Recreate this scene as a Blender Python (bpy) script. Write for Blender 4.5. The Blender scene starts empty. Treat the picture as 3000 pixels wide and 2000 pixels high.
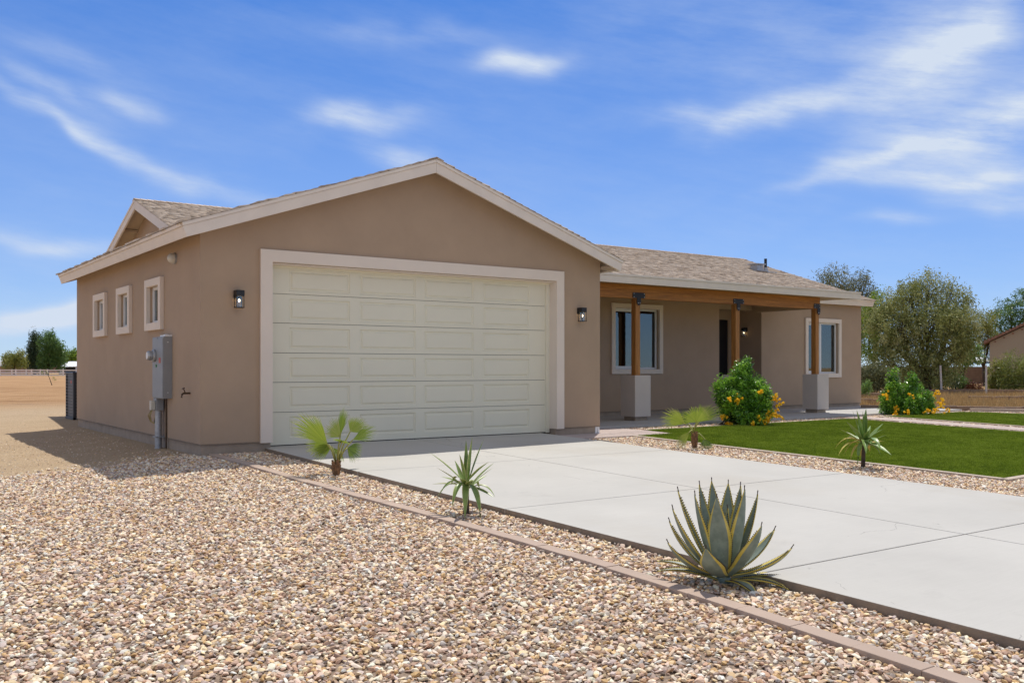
import bpy, bmesh, math, random
import numpy as np
from mathutils import Vector, Matrix

rng = np.random.default_rng(11)
random.seed(5)
S = bpy.context.scene
R_ = math.radians

# ------------------------------------------------------------------ camera, sky, sun, exposure
TH = R_(35.4397)                                   # yaw of the camera to the right of +Y
FW = np.array([math.sin(TH), math.cos(TH), 0.0])
RT = np.array([math.cos(TH), -math.sin(TH), 0.0])
CAM = np.array([-5.077, -13.084, 1.15])
cam = bpy.data.cameras.new("camera")
cam.sensor_width = 36.0
cam.lens = 2768.0 / 3000.0 * 36.0
cam.shift_y = 77.0 / 3000.0
cam.clip_end = 6000
camo = bpy.data.objects.new("camera", cam)
camo.location = CAM
camo.rotation_euler = (R_(90), 0, -TH)
S.collection.objects.link(camo)
S.camera = camo

SUN_DIR = Vector((0.33, 0.31, 1.0)).normalized()
SUN_EL = math.asin(SUN_DIR.z)
SUN_AZ = math.atan2(SUN_DIR.x, SUN_DIR.y)
SUN_STRENGTH = 3.3
SKY_STRENGTH = 0.15
EXPOSURE = 0.25
sun = bpy.data.lights.new("sun", 'SUN')
sun.energy = SUN_STRENGTH
sun.angle = R_(0.5)
sun.color = (1.0, 0.95, 0.87)
suno = bpy.data.objects.new("sun", sun)
suno.rotation_euler = SUN_DIR.to_track_quat('Z', 'Y').to_euler()
suno.location = (20, 20, 60)
S.collection.objects.link(suno)

S.view_settings.view_transform = 'Standard'
S.view_settings.look = 'None'
S.view_settings.gamma = 1.0
S.view_settings.use_curve_mapping = False
S.view_settings.exposure = EXPOSURE

def at(x, y, d):
    """world point seen at photo pixel x,y at distance d along the view axis"""
    return CAM + d * (FW + RT * (x - 1500) / 2768.0) + np.array([0, 0, d * (1077 - y) / 2768.0])

class NT:
    def __init__(s, nt):
        s.nt = nt
    def n(s, t, **kw):
        nd = s.nt.nodes.new(t)
        for k, v in kw.items():
            if k.startswith('i_'):
                key = k[2:]
                key = int(key) if key.isdigit() else key.replace('_', ' ')
                nd.inputs[key].default_value = v
            else:
                setattr(nd, k, v)
        return nd
    def l(s, a, b):
        s.nt.links.new(a, b)
    def math(s, op, a, b=None, c=None, clamp=False):
        nd = s.nt.nodes.new('ShaderNodeMath'); nd.operation = op; nd.use_clamp = clamp
        for i, v in enumerate((a, b, c)):
            if v is None: continue
            if isinstance(v, (int, float)): nd.inputs[i].default_value = v
            else: s.nt.links.new(v, nd.inputs[i])
        return nd.outputs[0]

def build_world():
    w = bpy.data.worlds.new("World"); S.world = w; w.use_nodes = True
    t = NT(w.node_tree); w.node_tree.nodes.clear()
    out = t.n('ShaderNodeOutputWorld'); bg = t.n('ShaderNodeBackground')
    bg.inputs['Strength'].default_value = SKY_STRENGTH
    sky = t.n('ShaderNodeTexSky'); sky.sky_type = 'NISHITA'; sky.sun_disc = False
    sky.sun_elevation = SUN_EL; sky.sun_rotation = SUN_AZ
    sky.air_density = SKY_AIR; sky.dust_density = 0.0; sky.ozone_density = 3.0; sky.altitude = 1500
    hs = t.n('ShaderNodeHueSaturation'); hs.inputs['Saturation'].default_value = SKY_SAT
    hs.inputs['Hue'].default_value = SKY_HUE
    hs.inputs['Value'].default_value = 1.0
    tn = t.n('ShaderNodeMix'); tn.data_type = 'RGBA'; tn.blend_type = 'MULTIPLY'; tn.inputs[0].default_value = 1.0
    tn.inputs[7].default_value = SKY_TINT
    gm = t.n('ShaderNodeGamma'); gm.inputs['Gamma'].default_value = SKY_GAMMA
    t.l(sky.outputs[0], gm.inputs['Color']); t.l(gm.outputs[0], tn.inputs[6]); t.l(tn.outputs[2], hs.inputs['Color'])
    # cirrus: streaky patches placed by compass bearing and elevation on the sky
    tc = t.n('ShaderNodeTexCoord')
    sep = t.n('ShaderNodeSeparateXYZ'); t.l(tc.outputs['Generated'], sep.inputs[0])
    x, y, z = sep.outputs
    az0 = t.math('ARCTAN2', x, y)                 # bearing, 0 = +Y, clockwise
    el0 = t.math('ARCSINE', z)
    def noise(scale, detail, rough, off, sx=1., sy=1., rot=0.):
        cb = t.n('ShaderNodeCombineXYZ')
        c, s_ = math.cos(rot), math.sin(rot)
        u = t.math('ADD', t.math('MULTIPLY', az0, c * sx), t.math('MULTIPLY', el0, s_ * sx))
        v = t.math('ADD', t.math('MULTIPLY', az0, -s_ * sy), t.math('MULTIPLY', el0, c * sy))
        t.l(u, cb.inputs[0]); t.l(v, cb.inputs[1]); cb.inputs[2].default_value = off
        nn = t.n('ShaderNodeTexNoise'); nn.inputs['Scale'].default_value = scale
        nn.inputs['Detail'].default_value = detail; nn.inputs['Roughness'].default_value = rough
        t.l(cb.outputs[0], nn.inputs['Vector'])
        return nn.outputs['Fac']
    w1 = noise(5.0, 3, .5, 1.3); w2 = noise(5.0, 3, .5, 7.7)
    az = t.math('ADD', az0, t.math('MULTIPLY', t.math('SUBTRACT', w1, .5), .20))
    el = t.math('ADD', el0, t.math('MULTIPLY', t.math('SUBTRACT', w2, .5), .11))
    fine = noise(13, 9, .66, 3.1, .5, 2.6, R_(-10))
    mid = noise(4.6, 7, .6, 9.2, .8, 2.0, R_(8))
    total = None
    # x, y (photo px), half-length, half-width (px), tilt, density
    P = CLOUDS
    for (px, py, a, b, tilt, dens) in P:
        v = FW + RT * (px - 1500) / 2768.0
        A = math.atan2(v[0], v[1]); hor = math.hypot(v[0], v[1])
        E_ = math.atan2((1077 - py) / 2768.0, hor)
        ra = a / 2768.0 / hor; rb = b / 2768.0 / hor
        c, s_ = math.cos(R_(tilt)), math.sin(R_(tilt))
        dx = t.math('SUBTRACT', az, A); dy = t.math('SUBTRACT', el, E_)
        u = t.math('MULTIPLY', t.math('ADD', t.math('MULTIPLY', dx, c), t.math('MULTIPLY', dy, s_)), 1 / ra)
        vv = t.math('MULTIPLY', t.math('ADD', t.math('MULTIPLY', dx, -s_), t.math('MULTIPLY', dy, c)), 1 / rb)
        r2 = t.math('ADD', t.math('MULTIPLY', u, u), t.math('MULTIPLY', vv, vv))
        g = t.math('MULTIPLY', t.math('POWER', 2.718, t.math('MULTIPLY', r2, -1.0)), dens)
        total = g if total is None else t.math('ADD', total, g)
    tex = t.math('ADD', t.math('MULTIPLY', fine, 1.5), t.math('MULTIPLY', mid, 1.1))
    tex = t.math('SUBTRACT', tex, .62)
    tex = t.math('MAXIMUM', tex, 0.0)
    f = t.math('MULTIPLY', total, tex)
    # thin veil of high cirrus over the whole sky
    veil = t.math('MULTIPLY', t.math('MAXIMUM', t.math('SUBTRACT', t.math('MULTIPLY', mid, fine), 0.17), 0), .45)
    f = t.math('MINIMUM', t.math('ADD', f, veil), .93)
    # cumulus bank low on the horizon to the left
    # unseen bright fill added overhead and behind the camera to lift shaded walls
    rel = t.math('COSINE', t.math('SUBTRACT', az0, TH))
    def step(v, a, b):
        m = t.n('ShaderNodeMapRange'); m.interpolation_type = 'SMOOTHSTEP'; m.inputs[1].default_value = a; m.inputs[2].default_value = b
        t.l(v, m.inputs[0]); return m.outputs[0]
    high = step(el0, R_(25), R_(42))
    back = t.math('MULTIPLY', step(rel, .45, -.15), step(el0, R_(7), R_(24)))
    deck = t.math('MAXIMUM', t.math('MULTIPLY', high, .42), back)  # cover of the added fill layer
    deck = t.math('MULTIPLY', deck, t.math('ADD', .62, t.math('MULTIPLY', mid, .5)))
    f = t.math('ADD', f, t.math('MULTIPLY', step(el0, R_(30), R_(-2)), HORIZON_VEIL))
    mix = t.n('ShaderNodeMix'); mix.data_type = 'RGBA'
    t.l(f, mix.inputs[0]); t.l(hs.outputs[0], mix.inputs[6])
    k = CLOUD_RAD / SKY_STRENGTH
    mix.inputs[7].default_value = (.74 * k, .84 * k, 1.0 * k, 1)
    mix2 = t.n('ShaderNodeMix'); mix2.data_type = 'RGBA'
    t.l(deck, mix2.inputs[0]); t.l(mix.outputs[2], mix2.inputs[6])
    k = SKY_FILL_RAD / SKY_STRENGTH
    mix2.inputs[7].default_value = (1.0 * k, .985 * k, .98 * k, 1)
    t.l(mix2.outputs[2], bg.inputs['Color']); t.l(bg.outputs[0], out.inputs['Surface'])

SKY_SAT, SKY_HUE, SKY_AIR, SKY_GAMMA = 1.26, 0.508, 1.0, 0.68
SKY_TINT = (.76, .965, 1.30, 1)
CLOUD_RAD = 0.74
SKY_FILL_RAD = 0.45  # radiance of the added out-of-view sky fill
HORIZON_VEIL = .30
CLOUDS = [
    (110, 300, 220, 26, -24, .60), (370, 410, 240, 28, -24, .55), (600, 510, 190, 30, -22, .4),
    (90, 190, 170, 34, -20, .45), (350, 235, 90, 28, -5, .6), (200, 110, 200, 40, -10, .22),
    (1090, 335, 130, 34, 3, 1.0), (1210, 435, 75, 34, -8, .8), (1480, 185, 130, 28, -4, 1.15),
    (1240, 85, 150, 30, -8, .25),
    (2090, 360, 170, 36, -2, 1.0), (2330, 320, 230, 46, 10, .7), (2700, 200, 230, 130, 35, .95),
    (2860, 110, 150, 80, -10, .5), (2500, 150, 380, 110, 12, .38),
    (2860, 385, 310, 88, 14, 1.1), (2560, 480, 230, 30, 14, .65), (2850, 570, 300, 34, -8, 1.0),
    (2960, 645, 180, 32, -10, .7), (2630, 690, 110, 16, -2, .7), (2350, 560, 160, 16, 4, .3),
    (90, 700, 230, 32, -4, .8), (60, 945, 120, 34, 0, 1.4), (185, 945, 80, 34, 0, 1.0),
    (2100, 80, 420, 120, 4, .18), (2950, 480, 160, 110, 0, .6),
]
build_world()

# ------------------------------------------------------------------ helpers
def gz(x, y):
    """height of the finished ground (before gravel)"""
    x = np.asarray(x, float); y = np.asarray(y, float)
    return -0.06 + 0.024 * np.clip(y, -16, 0) - 0.05 * np.clip(-1.0 - x, 0, 4)

def tag(o, label=None, cat=None, group=None, kind=None):
    if label: o['label'] = label
    if cat: o['category'] = cat
    if group: o['group'] = group
    if kind: o['kind'] = kind
    return o

WL = {}
def empty(name, loc, label=None, cat=None, group=None):
    o = bpy.data.objects.new(name, None)
    o.empty_display_size = .2
    o.location = loc
    S.collection.objects.link(o)
    WL[o.name] = Vector(loc)
    tag(o, label, cat, group)
    return o

def link_mesh(name, me, mat, parent=None, loc=None, bevel=0, smooth=False):
    o = bpy.data.objects.new(name, me)
    S.collection.objects.link(o)
    mats = mat if isinstance(mat, (list, tuple)) else [mat]
    for m in mats: me.materials.append(m)
    if smooth:
        me.polygons.foreach_set('use_smooth', [True] * len(me.polygons))
    base = Vector((0, 0, 0))
    if parent is not None:
        base = WL[parent.name]
        o.parent = parent
    if loc is not None:
        base = Vector(loc)
        o.location = base
    if base.length > 0:
        n = len(me.vertices); co = np.empty(n * 3, np.float32)
        me.vertices.foreach_get('co', co)
        co = (co.reshape(-1, 3) - np.array(base, np.float32)).ravel()
        me.vertices.foreach_set('co', co); me.update()
    WL[o.name] = base
    if bevel:
        b = o.modifiers.new('bevel', 'BEVEL'); b.width = bevel; b.segments = 2
        b.limit_method = 'ANGLE'; b.angle_limit = R_(40)
    return o

class MB:
    def __init__(s):
        s.v = []; s.f = []; s.m = []; s.t = None
        s.cur = 0
    def add(s, vs, fs):
        o = len(s.v)
        s.v += [tuple(map(float, p)) for p in vs]
        s.f += [tuple(i + o for i in f) for f in fs]
        s.m += [s.cur] * len(fs)
    def box(s, x0, x1, y0, y1, z0, z1):
        s.add([(x0, y0, z0), (x1, y0, z0), (x1, y1, z0), (x0, y1, z0), (x0, y0, z1), (x1, y0, z1), (x1, y1, z1), (x0, y1, z1)],
              [(0, 3, 2, 1), (4, 5, 6, 7), (0, 1, 5, 4), (1, 2, 6, 5), (2, 3, 7, 6), (3, 0, 4, 7)])
    def hexa(s, p):  # 4 bottom, 4 top (ccw from above)
        s.add(p, [(0, 3, 2, 1), (4, 5, 6, 7), (0, 1, 5, 4), (1, 2, 6, 5), (2, 3, 7, 6), (3, 0, 4, 7)])
    def prism(s, poly, axis, a0, a1):
        """poly: list of 2-D points; extruded along axis 'x','y' or 'z' from a0 to a1"""
        n = len(poly)
        def P(p, a):
            return {'x': (a, p[0], p[1]), 'y': (p[0], a, p[1]), 'z': (p[0], p[1], a)}[axis]
        vs = [P(p, a0) for p in poly] + [P(p, a1) for p in poly]
        fs = [tuple(range(n - 1, -1, -1)), tuple(range(n, 2 * n))] + [(i, (i + 1) % n, n + (i + 1) % n, n + i) for i in range(n)]
        s.add(vs, fs)
    def beam(s, p0, p1, up, h0, h1, w0, w1):
        p0 = Vector(p0); p1 = Vector(p1); d = (p1 - p0).normalized()
        side = d.cross(Vector(up)).normalized(); u = side.cross(d).normalized()
        q = []
        for p in (p0, p1):
            for (h, w) in ((h0, w0), (h0, w1), (h1, w1), (h1, w0)):
                q.append(p + u * h + side * w)
        s.add(q, [(3, 2, 1, 0), (4, 5, 6, 7), (0, 1, 5, 4), (1, 2, 6, 5), (2, 3, 7, 6), (3, 0, 4, 7)])
    def tube(s, pts, rad, n=10, cap=True):
        pts = [Vector(p) for p in pts]
        if not hasattr(rad, '__len__'): rad = [rad] * len(pts)
        rings = []
        ref = Vector((0, 0, 1))
        for i, p in enumerate(pts):
            d = (pts[min(i + 1, len(pts) - 1)] - pts[max(i - 1, 0)]).normalized()
            r = ref if abs(d.dot(ref)) < .95 else Vector((1, 0, 0))
            a = d.cross(r).normalized(); b = d.cross(a).normalized()
            rings.append([p + (a * math.cos(2 * math.pi * k / n) + b * math.sin(2 * math.pi * k / n)) * rad[i] for k in range(n)])
        vs = [v for r in rings for v in r]; fs = []
        for i in range(len(pts) - 1):
            for k in range(n):
                fs.append((i * n + k, i * n + (k + 1) % n, (i + 1) * n + (k + 1) % n, (i + 1) * n + k))
        if cap:
            fs.append(tuple(range(n - 1, -1, -1))); fs.append(tuple((len(pts) - 1) * n + k for k in range(n)))
        s.add(vs, fs)
    def ellipsoid(s, c, r, nu=10, nv=7, jit=0):
        vs = [(c[0], c[1], c[2] - r[2])]
        for j in range(1, nv):
            ph = -math.pi / 2 + math.pi * j / nv
            for i in range(nu):
                a = 2 * math.pi * i / nu
                q = 1 + (random.random() - .5) * jit
                vs.append((c[0] + r[0] * q * math.cos(ph) * math.cos(a), c[1] + r[1] * q * math.cos(ph) * math.sin(a), c[2] + r[2] * q * math.sin(ph)))
        vs.append((c[0], c[1], c[2] + r[2])); top = len(vs) - 1
        fs = []
        for i in range(nu): fs.append((0, 1 + (i + 1) % nu, 1 + i))
        for j in range(nv - 2):
            for i in range(nu):
                a = 1 + j * nu; b = a + nu
                fs.append((a + i, a + (i + 1) % nu, b + (i + 1) % nu, b + i))
        a = 1 + (nv - 2) * nu
        for i in range(nu): fs.append((a + i, a + (i + 1) % nu, top))
        s.add(vs, fs)
    def build(s, name, mat, parent=None, loc=None, bevel=0, smooth=False):
        me = bpy.data.meshes.new(name)
        me.from_pydata(s.v, [], s.f); me.update()
        if any(s.m): me.polygons.foreach_set('material_index', s.m)
        if s.t is not None:
            a = me.attributes.new('tint', 'FLOAT', 'FACE'); a.data.foreach_set('value', s.t)
        return link_mesh(name, me, mat, parent, loc, bevel, smooth)

def split(mb, name, mat, parent, **kw):
    """one object per separate shape in the builder"""
    par = list(range(len(mb.v)))
    def find(i):
        while par[i] != i:
            par[i] = par[par[i]]; i = par[i]
        return i
    for f in mb.f:
        for a in f[1:]: par[find(a)] = find(f[0])
    groups = {}
    for f in mb.f: groups.setdefault(find(f[0]), []).append(f)
    for fs in groups.values():
        m = MB(); idx = sorted({i for f in fs for i in f}); mp = {i: k for k, i in enumerate(idx)}
        m.v = [mb.v[i] for i in idx]; m.f = [tuple(mp[i] for i in f) for f in fs]; m.m = [0] * len(fs)
        m.build(name, mat, parent, **kw)

def np_mesh(name, V, F, mat, parent=None, loc=None, tint=None, smooth=False):
    """V (n,3), F (m,k) arrays"""
    V = np.asarray(V, np.float32); F = np.asarray(F, np.int32)
    me = bpy.data.meshes.new(name)
    m, k = F.shape
    me.vertices.add(len(V)); me.vertices.foreach_set('co', V.ravel())
    me.loops.add(m * k); me.loops.foreach_set('vertex_index', F.ravel())
    me.polygons.add(m)
    me.polygons.foreach_set('loop_start', np.arange(0, m * k, k, dtype=np.int32))
    me.polygons.foreach_set('loop_total', np.full(m, k, np.int32))
    me.update(calc_edges=True); me.validate()
    if tint is not None:
        a = me.attributes.new('tint', 'FLOAT', 'FACE'); a.data.foreach_set('value', np.asarray(tint, np.float32))
    return link_mesh(name, me, mat, parent, loc, 0, smooth)

# ------------------------------------------------------------------ materials
def srgb(r, g, b):
    f = lambda c: (c / 255 / 12.92) if c / 255 <= .04045 else ((c / 255 + .055) / 1.055) ** 2.4
    return (f(r), f(g), f(b), 1)

MATS = {}
def mat(name, col, rough=.8, var=.08, scale=6., bump=0., bscale=80., metal=0., spec=.5, stain=0., stain_col=None, detail=6, coord='Object', bdist=.01):
    m = bpy.data.materials.new(name); m.use_nodes = True
    t = NT(m.node_tree); b = m.node_tree.nodes['Principled BSDF']
    b.inputs['Roughness'].default_value = rough; b.inputs['Metallic'].default_value = metal
    b.inputs['Specular IOR Level'].default_value = spec
    tc = t.n('ShaderNodeTexCoord')
    nz = t.n('ShaderNodeTexNoise', i_Scale=scale, i_Detail=detail, i_Roughness=.6)
    t.l(tc.outputs[coord], nz.inputs['Vector'])
    hs = t.n('ShaderNodeHueSaturation'); hs.inputs['Color'].default_value = (*col[:3], 1)
    mr = t.n('ShaderNodeMapRange'); mr.inputs[1].default_value = .3; mr.inputs[2].default_value = .7
    mr.inputs[3].default_value = 1 - var; mr.inputs[4].default_value = 1 + var
    t.l(nz.outputs['Fac'], mr.inputs[0]); t.l(mr.outputs[0], hs.inputs['Value'])
    last = hs.outputs[0]
    if stain:
        n2 = t.n('ShaderNodeTexNoise', i_Scale=scale * .35, i_Detail=7, i_Roughness=.62)
        mp = t.n('ShaderNodeMapping'); mp.inputs['Location'].default_value = (3.3, 1.7, 9.1)
        t.l(tc.outputs[coord], mp.inputs[0]); t.l(mp.outputs[0], n2.inputs['Vector'])
        m2 = t.n('ShaderNodeMapRange'); m2.inputs[1].default_value = .52; m2.inputs[2].default_value = .78
        m2.inputs[4].default_value = stain
        t.l(n2.outputs['Fac'], m2.inputs[0])
        mx = t.n('ShaderNodeMix'); mx.data_type = 'RGBA'
        t.l(m2.outputs[0], mx.inputs[0]); t.l(last, mx.inputs[6]); mx.inputs[7].default_value = stain_col or (.3, .22, .15, 1)
        last = mx.outputs[2]
    t.l(last, b.inputs['Base Color'])
    if bump:
        n3 = t.n('ShaderNodeTexNoise', i_Scale=bscale, i_Detail=5, i_Roughness=.65)
        t.l(tc.outputs[coord], n3.inputs['Vector'])
        bp = t.n('ShaderNodeBump'); bp.inputs['Strength'].default_value = bump; bp.inputs['Distance'].default_value = bdist
        t.l(n3.outputs['Fac'], bp.inputs['Height']); t.l(bp.outputs[0], b.inputs['Normal'])
    MATS[name] = m
    return m

def ramp(t, stops, interp='LINEAR'):
    r = t.n('ShaderNodeValToRGB'); e = r.color_ramp; e.interpolation = interp
    while len(e.elements) < len(stops): e.elements.new(.5)
    for el, (p, c) in zip(e.elements, stops):
        el.position = p; el.color = (*c[:3], 1)
    return r

STUCCO = mat('stucco', (.45, .325, .225), .92, .05, 1.6, .8, 110, stain=.28, stain_col=(.46, .345, .24, 1), bdist=.006)
TRIM = mat('trim_stucco', (.80, .695, .59), .9, .03, 2., .45, 120, bdist=.006)
FASCIA = mat('painted_fascia', (.80, .715, .63), .75, .05, 3., .25, 30, stain=.12, stain_col=(.45, .36, .28, 1))
SOFFIT = mat('painted_soffit', (.56, .45, .32), .8, .06, 3., .2, 40)
PLINTH = mat('foundation_concrete', (.40, .315, .24), .95, .12, 5, .6, 60, stain=.35, stain_col=(.25, .18, .13, 1))
PIER = mat('pier_stucco', (.62, .55, .49), .92, .03, 3, .5, 120, bdist=.006)
DOORM = mat('garage_door_paint', (.79, .745, .59), .55, .025, 1.2, .10, 220, bdist=.003)
BLACK = mat('black_metal', (.012, .012, .014), .45, .1, 20)
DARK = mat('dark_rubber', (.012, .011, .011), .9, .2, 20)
WHITE = mat('white_vinyl', (.80, .80, .79), .45, .02, 4)
GREYM = mat('grey_painted_steel', (.30, .31, .315), .5, .06, 5, .05, 30, metal=.15)
GALV = mat('galvanised_steel', (.42, .43, .44), .45, .18, 18, .1, 60, metal=.6)
ACM = mat('charcoal_steel', (.055, .06, .07), .45, .1, 8)
ACL = mat('louver_steel', (.17, .18, .20), .4, .08, 8, metal=.3)
BRASS = mat('weathered_brass', (.10, .065, .04), .5, .3, 40, metal=.6)
PALEPL = mat('pale_plastic', (.62, .58, .48), .5, .04, 10)
REDM = mat('red_paint', (.55, .09, .06), .5, .05, 10)
GREENM = mat('green_plastic', (.05, .25, .08), .5, .05, 10)
WIREY = mat('yellow_insulation', (.45, .36, .14), .6, .1, 10)
DOORBLK = mat('dark_door_paint', (.006, .006, .009), .45, .05, 5)
RAILW = mat('white_rail_paint', (.82, .76, .72), .7, .05, 2)
POSTW = mat('whitewashed_post', (.55, .52, .50), .8, .12, 8)
BLOCKW = mat('brown_block', (.24, .165, .125), .9, .15, 2.5, .5, 20, stain=.4, stain_col=(.15, .10, .08, 1))
LOWW = mat('weathered_footing', (.27, .19, .135), .95, .2, 3, .6, 15, stain=.5, stain_col=(.14, .09, .06, 1))
NBHW = mat('neighbour_stucco', (.36, .30, .225), .9, .05, 1, .4, 60)
TILE = mat('clay_tile', (.26, .145, .105), .85, .25, 6, .5, 30)
HOUSEP = mat('pink_house', (.36, .20, .15), .9, .05, 1)
HOUSEW = mat('white_house', (.55, .57, .60), .9, .05, 1)
ROOFW = mat('white_roof', (.80, .81, .82), .6, .04, 1)
ROOFG = mat('grey_roof', (.42, .42, .42), .8, .08, 1)
BLUEC = mat('blue_cloth', (.08, .2, .45), .7, .05, 3)
BARK = mat('bark', (.10, .072, .05), .95, .3, 14, .8, 40)
BARKP = mat('palm_bark', (.23, .125, .06), .9, .4, 25, .8, 60)
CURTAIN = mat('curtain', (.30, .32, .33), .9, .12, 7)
INTER = mat('interior', (.06, .06, .06), .9, .2, 2)

def concrete(name, col, stain):
    m = mat(name, col, .85, .045, .9, .25, 140, stain=stain, stain_col=(col[0] * .82, col[1] * .74, col[2] * .62, 1), bdist=.004)
    t = NT(m.node_tree); b = m.node_tree.nodes['Principled BSDF']
    src = b.inputs['Base Color'].links[0].from_socket
    tc = t.n('ShaderNodeTexCoord')
    mp = t.n('ShaderNodeMapping'); mp.inputs['Scale'].default_value = (1.2, 26, 1)
    t.l(tc.outputs['Object'], mp.inputs[0])
    nz = t.n('ShaderNodeTexNoise', i_Scale=3., i_Detail=6, i_Roughness=.7); t.l(mp.outputs[0], nz.inputs['Vector'])
    n4 = t.n('ShaderNodeTexNoise', i_Scale=.55, i_Detail=5, i_Roughness=.6); t.l(tc.outputs['Object'], n4.inputs['Vector'])
    n5 = t.n('ShaderNodeTexNoise', i_Scale=220., i_Detail=2); t.l(tc.outputs['Object'], n5.inputs['Vector'])
    v = t.math('ADD', t.math('MULTIPLY', t.math('SUBTRACT', nz.outputs[0], .5), .16), t.math('MULTIPLY', t.math('SUBTRACT', n4.outputs[0], .5), .22))
    v = t.math('ADD', v, t.math('MULTIPLY', t.math('SUBTRACT', n5.outputs[0], .5), .16))
    # hairline cracks and a few faint darker marks
    vo = t.n('ShaderNodeTexVoronoi', feature='DISTANCE_TO_EDGE', i_Scale=.23); 
    wp = t.n('ShaderNodeTexNoise', i_Scale=1.4, i_Detail=6); t.l(tc.outputs['Object'], wp.inputs['Vector'])
    va = t.n('ShaderNodeVectorMath', operation='MULTIPLY_ADD'); t.l(wp.outputs['Color'], va.inputs[0]); va.inputs[1].default_value = (.9, .9, 0); t.l(tc.outputs['Object'], va.inputs[2])
    t.l(va.outputs[0], vo.inputs['Vector'])
    ck = t.math('MULTIPLY', t.math('LESS_THAN', vo.outputs['Distance'], .0011), t.math('GREATER_THAN', n4.outputs[0], .54))
    v = t.math('SUBTRACT', v, t.math('MULTIPLY', ck, .28))
    n6 = t.n('ShaderNodeTexNoise', i_Scale=2.2, i_Detail=8, i_Roughness=.7); t.l(tc.outputs['Object'], n6.inputs['Vector'])
    sp = t.n('ShaderNodeMapRange'); sp.inputs[1].default_value = .60; sp.inputs[2].default_value = .74; sp.inputs[4].default_value = .10; t.l(n6.outputs[0], sp.inputs[0])
    v = t.math('SUBTRACT', v, sp.outputs[0])
    v = t.math('ADD', v, 1.02)
    hs = t.n('ShaderNodeHueSaturation'); t.l(src, hs.inputs['Color']); t.l(v, hs.inputs['Value'])
    t.l(hs.outputs[0], b.inputs['Base Color'])
    return m
CONC = concrete('driveway_concrete', (.475, .46, .42), .5)
SLAB = concrete('porch_concrete', (.45, .435, .405), .3)
CONCSIDE = mat('slab_edge', (.27, .21, .155), .95, .15, 8, .6, 60)
KERB = mat('paver_edging', (.46, .35, .275), .92, .07, 3, .5, 90, stain=.25, stain_col=(.25, .17, .13, 1))
KERBL = mat('pale_edging', (.50, .41, .33), .92, .08, 4, .5, 90)
PAVER = mat('pink_paver', (.50, .41, .365), .92, .1, 5, .4, 70, stain=.3, stain_col=(.36, .28, .24, 1))

def wood_mat(name, c1, c2, axis):
    m = bpy.data.materials.new(name); m.use_nodes = True
    t = NT(m.node_tree); b = m.node_tree.nodes['Principled BSDF']; b.inputs['Roughness'].default_value = .6
    tc = t.n('ShaderNodeTexCoord'); mp = t.n('ShaderNodeMapping')
    sc = [9, 9, 9]; sc[axis] = .55; mp.inputs['Scale'].default_value = sc
    t.l(tc.outputs['Object'], mp.inputs[0])
    nz = t.n('ShaderNodeTexNoise', i_Scale=2.2, i_Detail=6, i_Roughness=.65, i_Distortion=.6); t.l(mp.outputs[0], nz.inputs['Vector'])
    wv = t.n('ShaderNodeTexNoise', i_Scale=14., i_Detail=3, i_Roughness=.5); t.l(mp.outputs[0], wv.inputs['Vector'])
    f = t.math('ADD', t.math('MULTIPLY', nz.outputs[0], .75), t.math('MULTIPLY', wv.outputs[0], .35))
    r = ramp(t, [(.36, c1), (.72, c2)]); t.l(f, r.inputs[0])
    # laminations
    vo = t.n('ShaderNodeTexVoronoi', i_Scale=2.6); t.l(tc.outputs['Object'], vo.inputs['Vector'])
    kn = t.math('LESS_THAN', vo.outputs['Distance'], .035)
    mx = t.n('ShaderNodeMix'); mx.data_type = 'RGBA'; t.l(t.math('MULTIPLY', kn, .7), mx.inputs[0]); t.l(r.outputs[0], mx.inputs[6]); mx.inputs[7].default_value = (.09, .035, .012, 1)
    t.l(mx.outputs[2], b.inputs['Base Color'])
    bp = t.n('ShaderNodeBump', i_Strength=.25); bp.inputs['Distance'].default_value = .004; t.l(f, bp.inputs['Height']); t.l(bp.outputs[0], b.inputs['Normal'])
    return m
WOODX = wood_mat('stained_beam', (.25, .085, .016), (.58, .245, .052), 0)
WOODZ = wood_mat('stained_post', (.24, .09, .017), (.56, .25, .06), 2)
WOODS = wood_mat('porch_soffit_board', (.34, .21, .10), (.52, .36, .19), 0)

def shingle_mat():
    m = bpy.data.materials.new('asphalt_shingle'); m.use_nodes = True
    t = NT(m.node_tree); b = m.node_tree.nodes['Principled BSDF']; b.inputs['Roughness'].default_value = .95
    b.inputs['Specular IOR Level'].default_value = .2
    at_ = t.n('ShaderNodeAttribute', attribute_name='tint')
    tc = t.n('ShaderNodeTexCoord'); nz = t.n('ShaderNodeTexNoise', i_Scale=160., i_Detail=3); t.l(tc.outputs['Object'], nz.inputs['Vector'])
    n2 = t.n('ShaderNodeTexNoise', i_Scale=1.1, i_Detail=4); t.l(tc.outputs['Object'], n2.inputs['Vector'])
    f = t.math('ADD', at_.outputs['Fac'], t.math('MULTIPLY', t.math('SUBTRACT', nz.outputs[0], .5), .55))
    f = t.math('ADD', f, t.math('MULTIPLY', t.math('SUBTRACT', n2.outputs[0], .5), .35))
    r = ramp(t, [(.0, (.27, .20, .15)), (.25, (.42, .33, .25)), (.6, (.58, .47, .37)), (1., (.70, .59, .48))])
    t.l(f, r.inputs[0]); t.l(r.outputs[0], b.inputs['Base Color'])
    return m
SHINGLE = shingle_mat()

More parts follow.
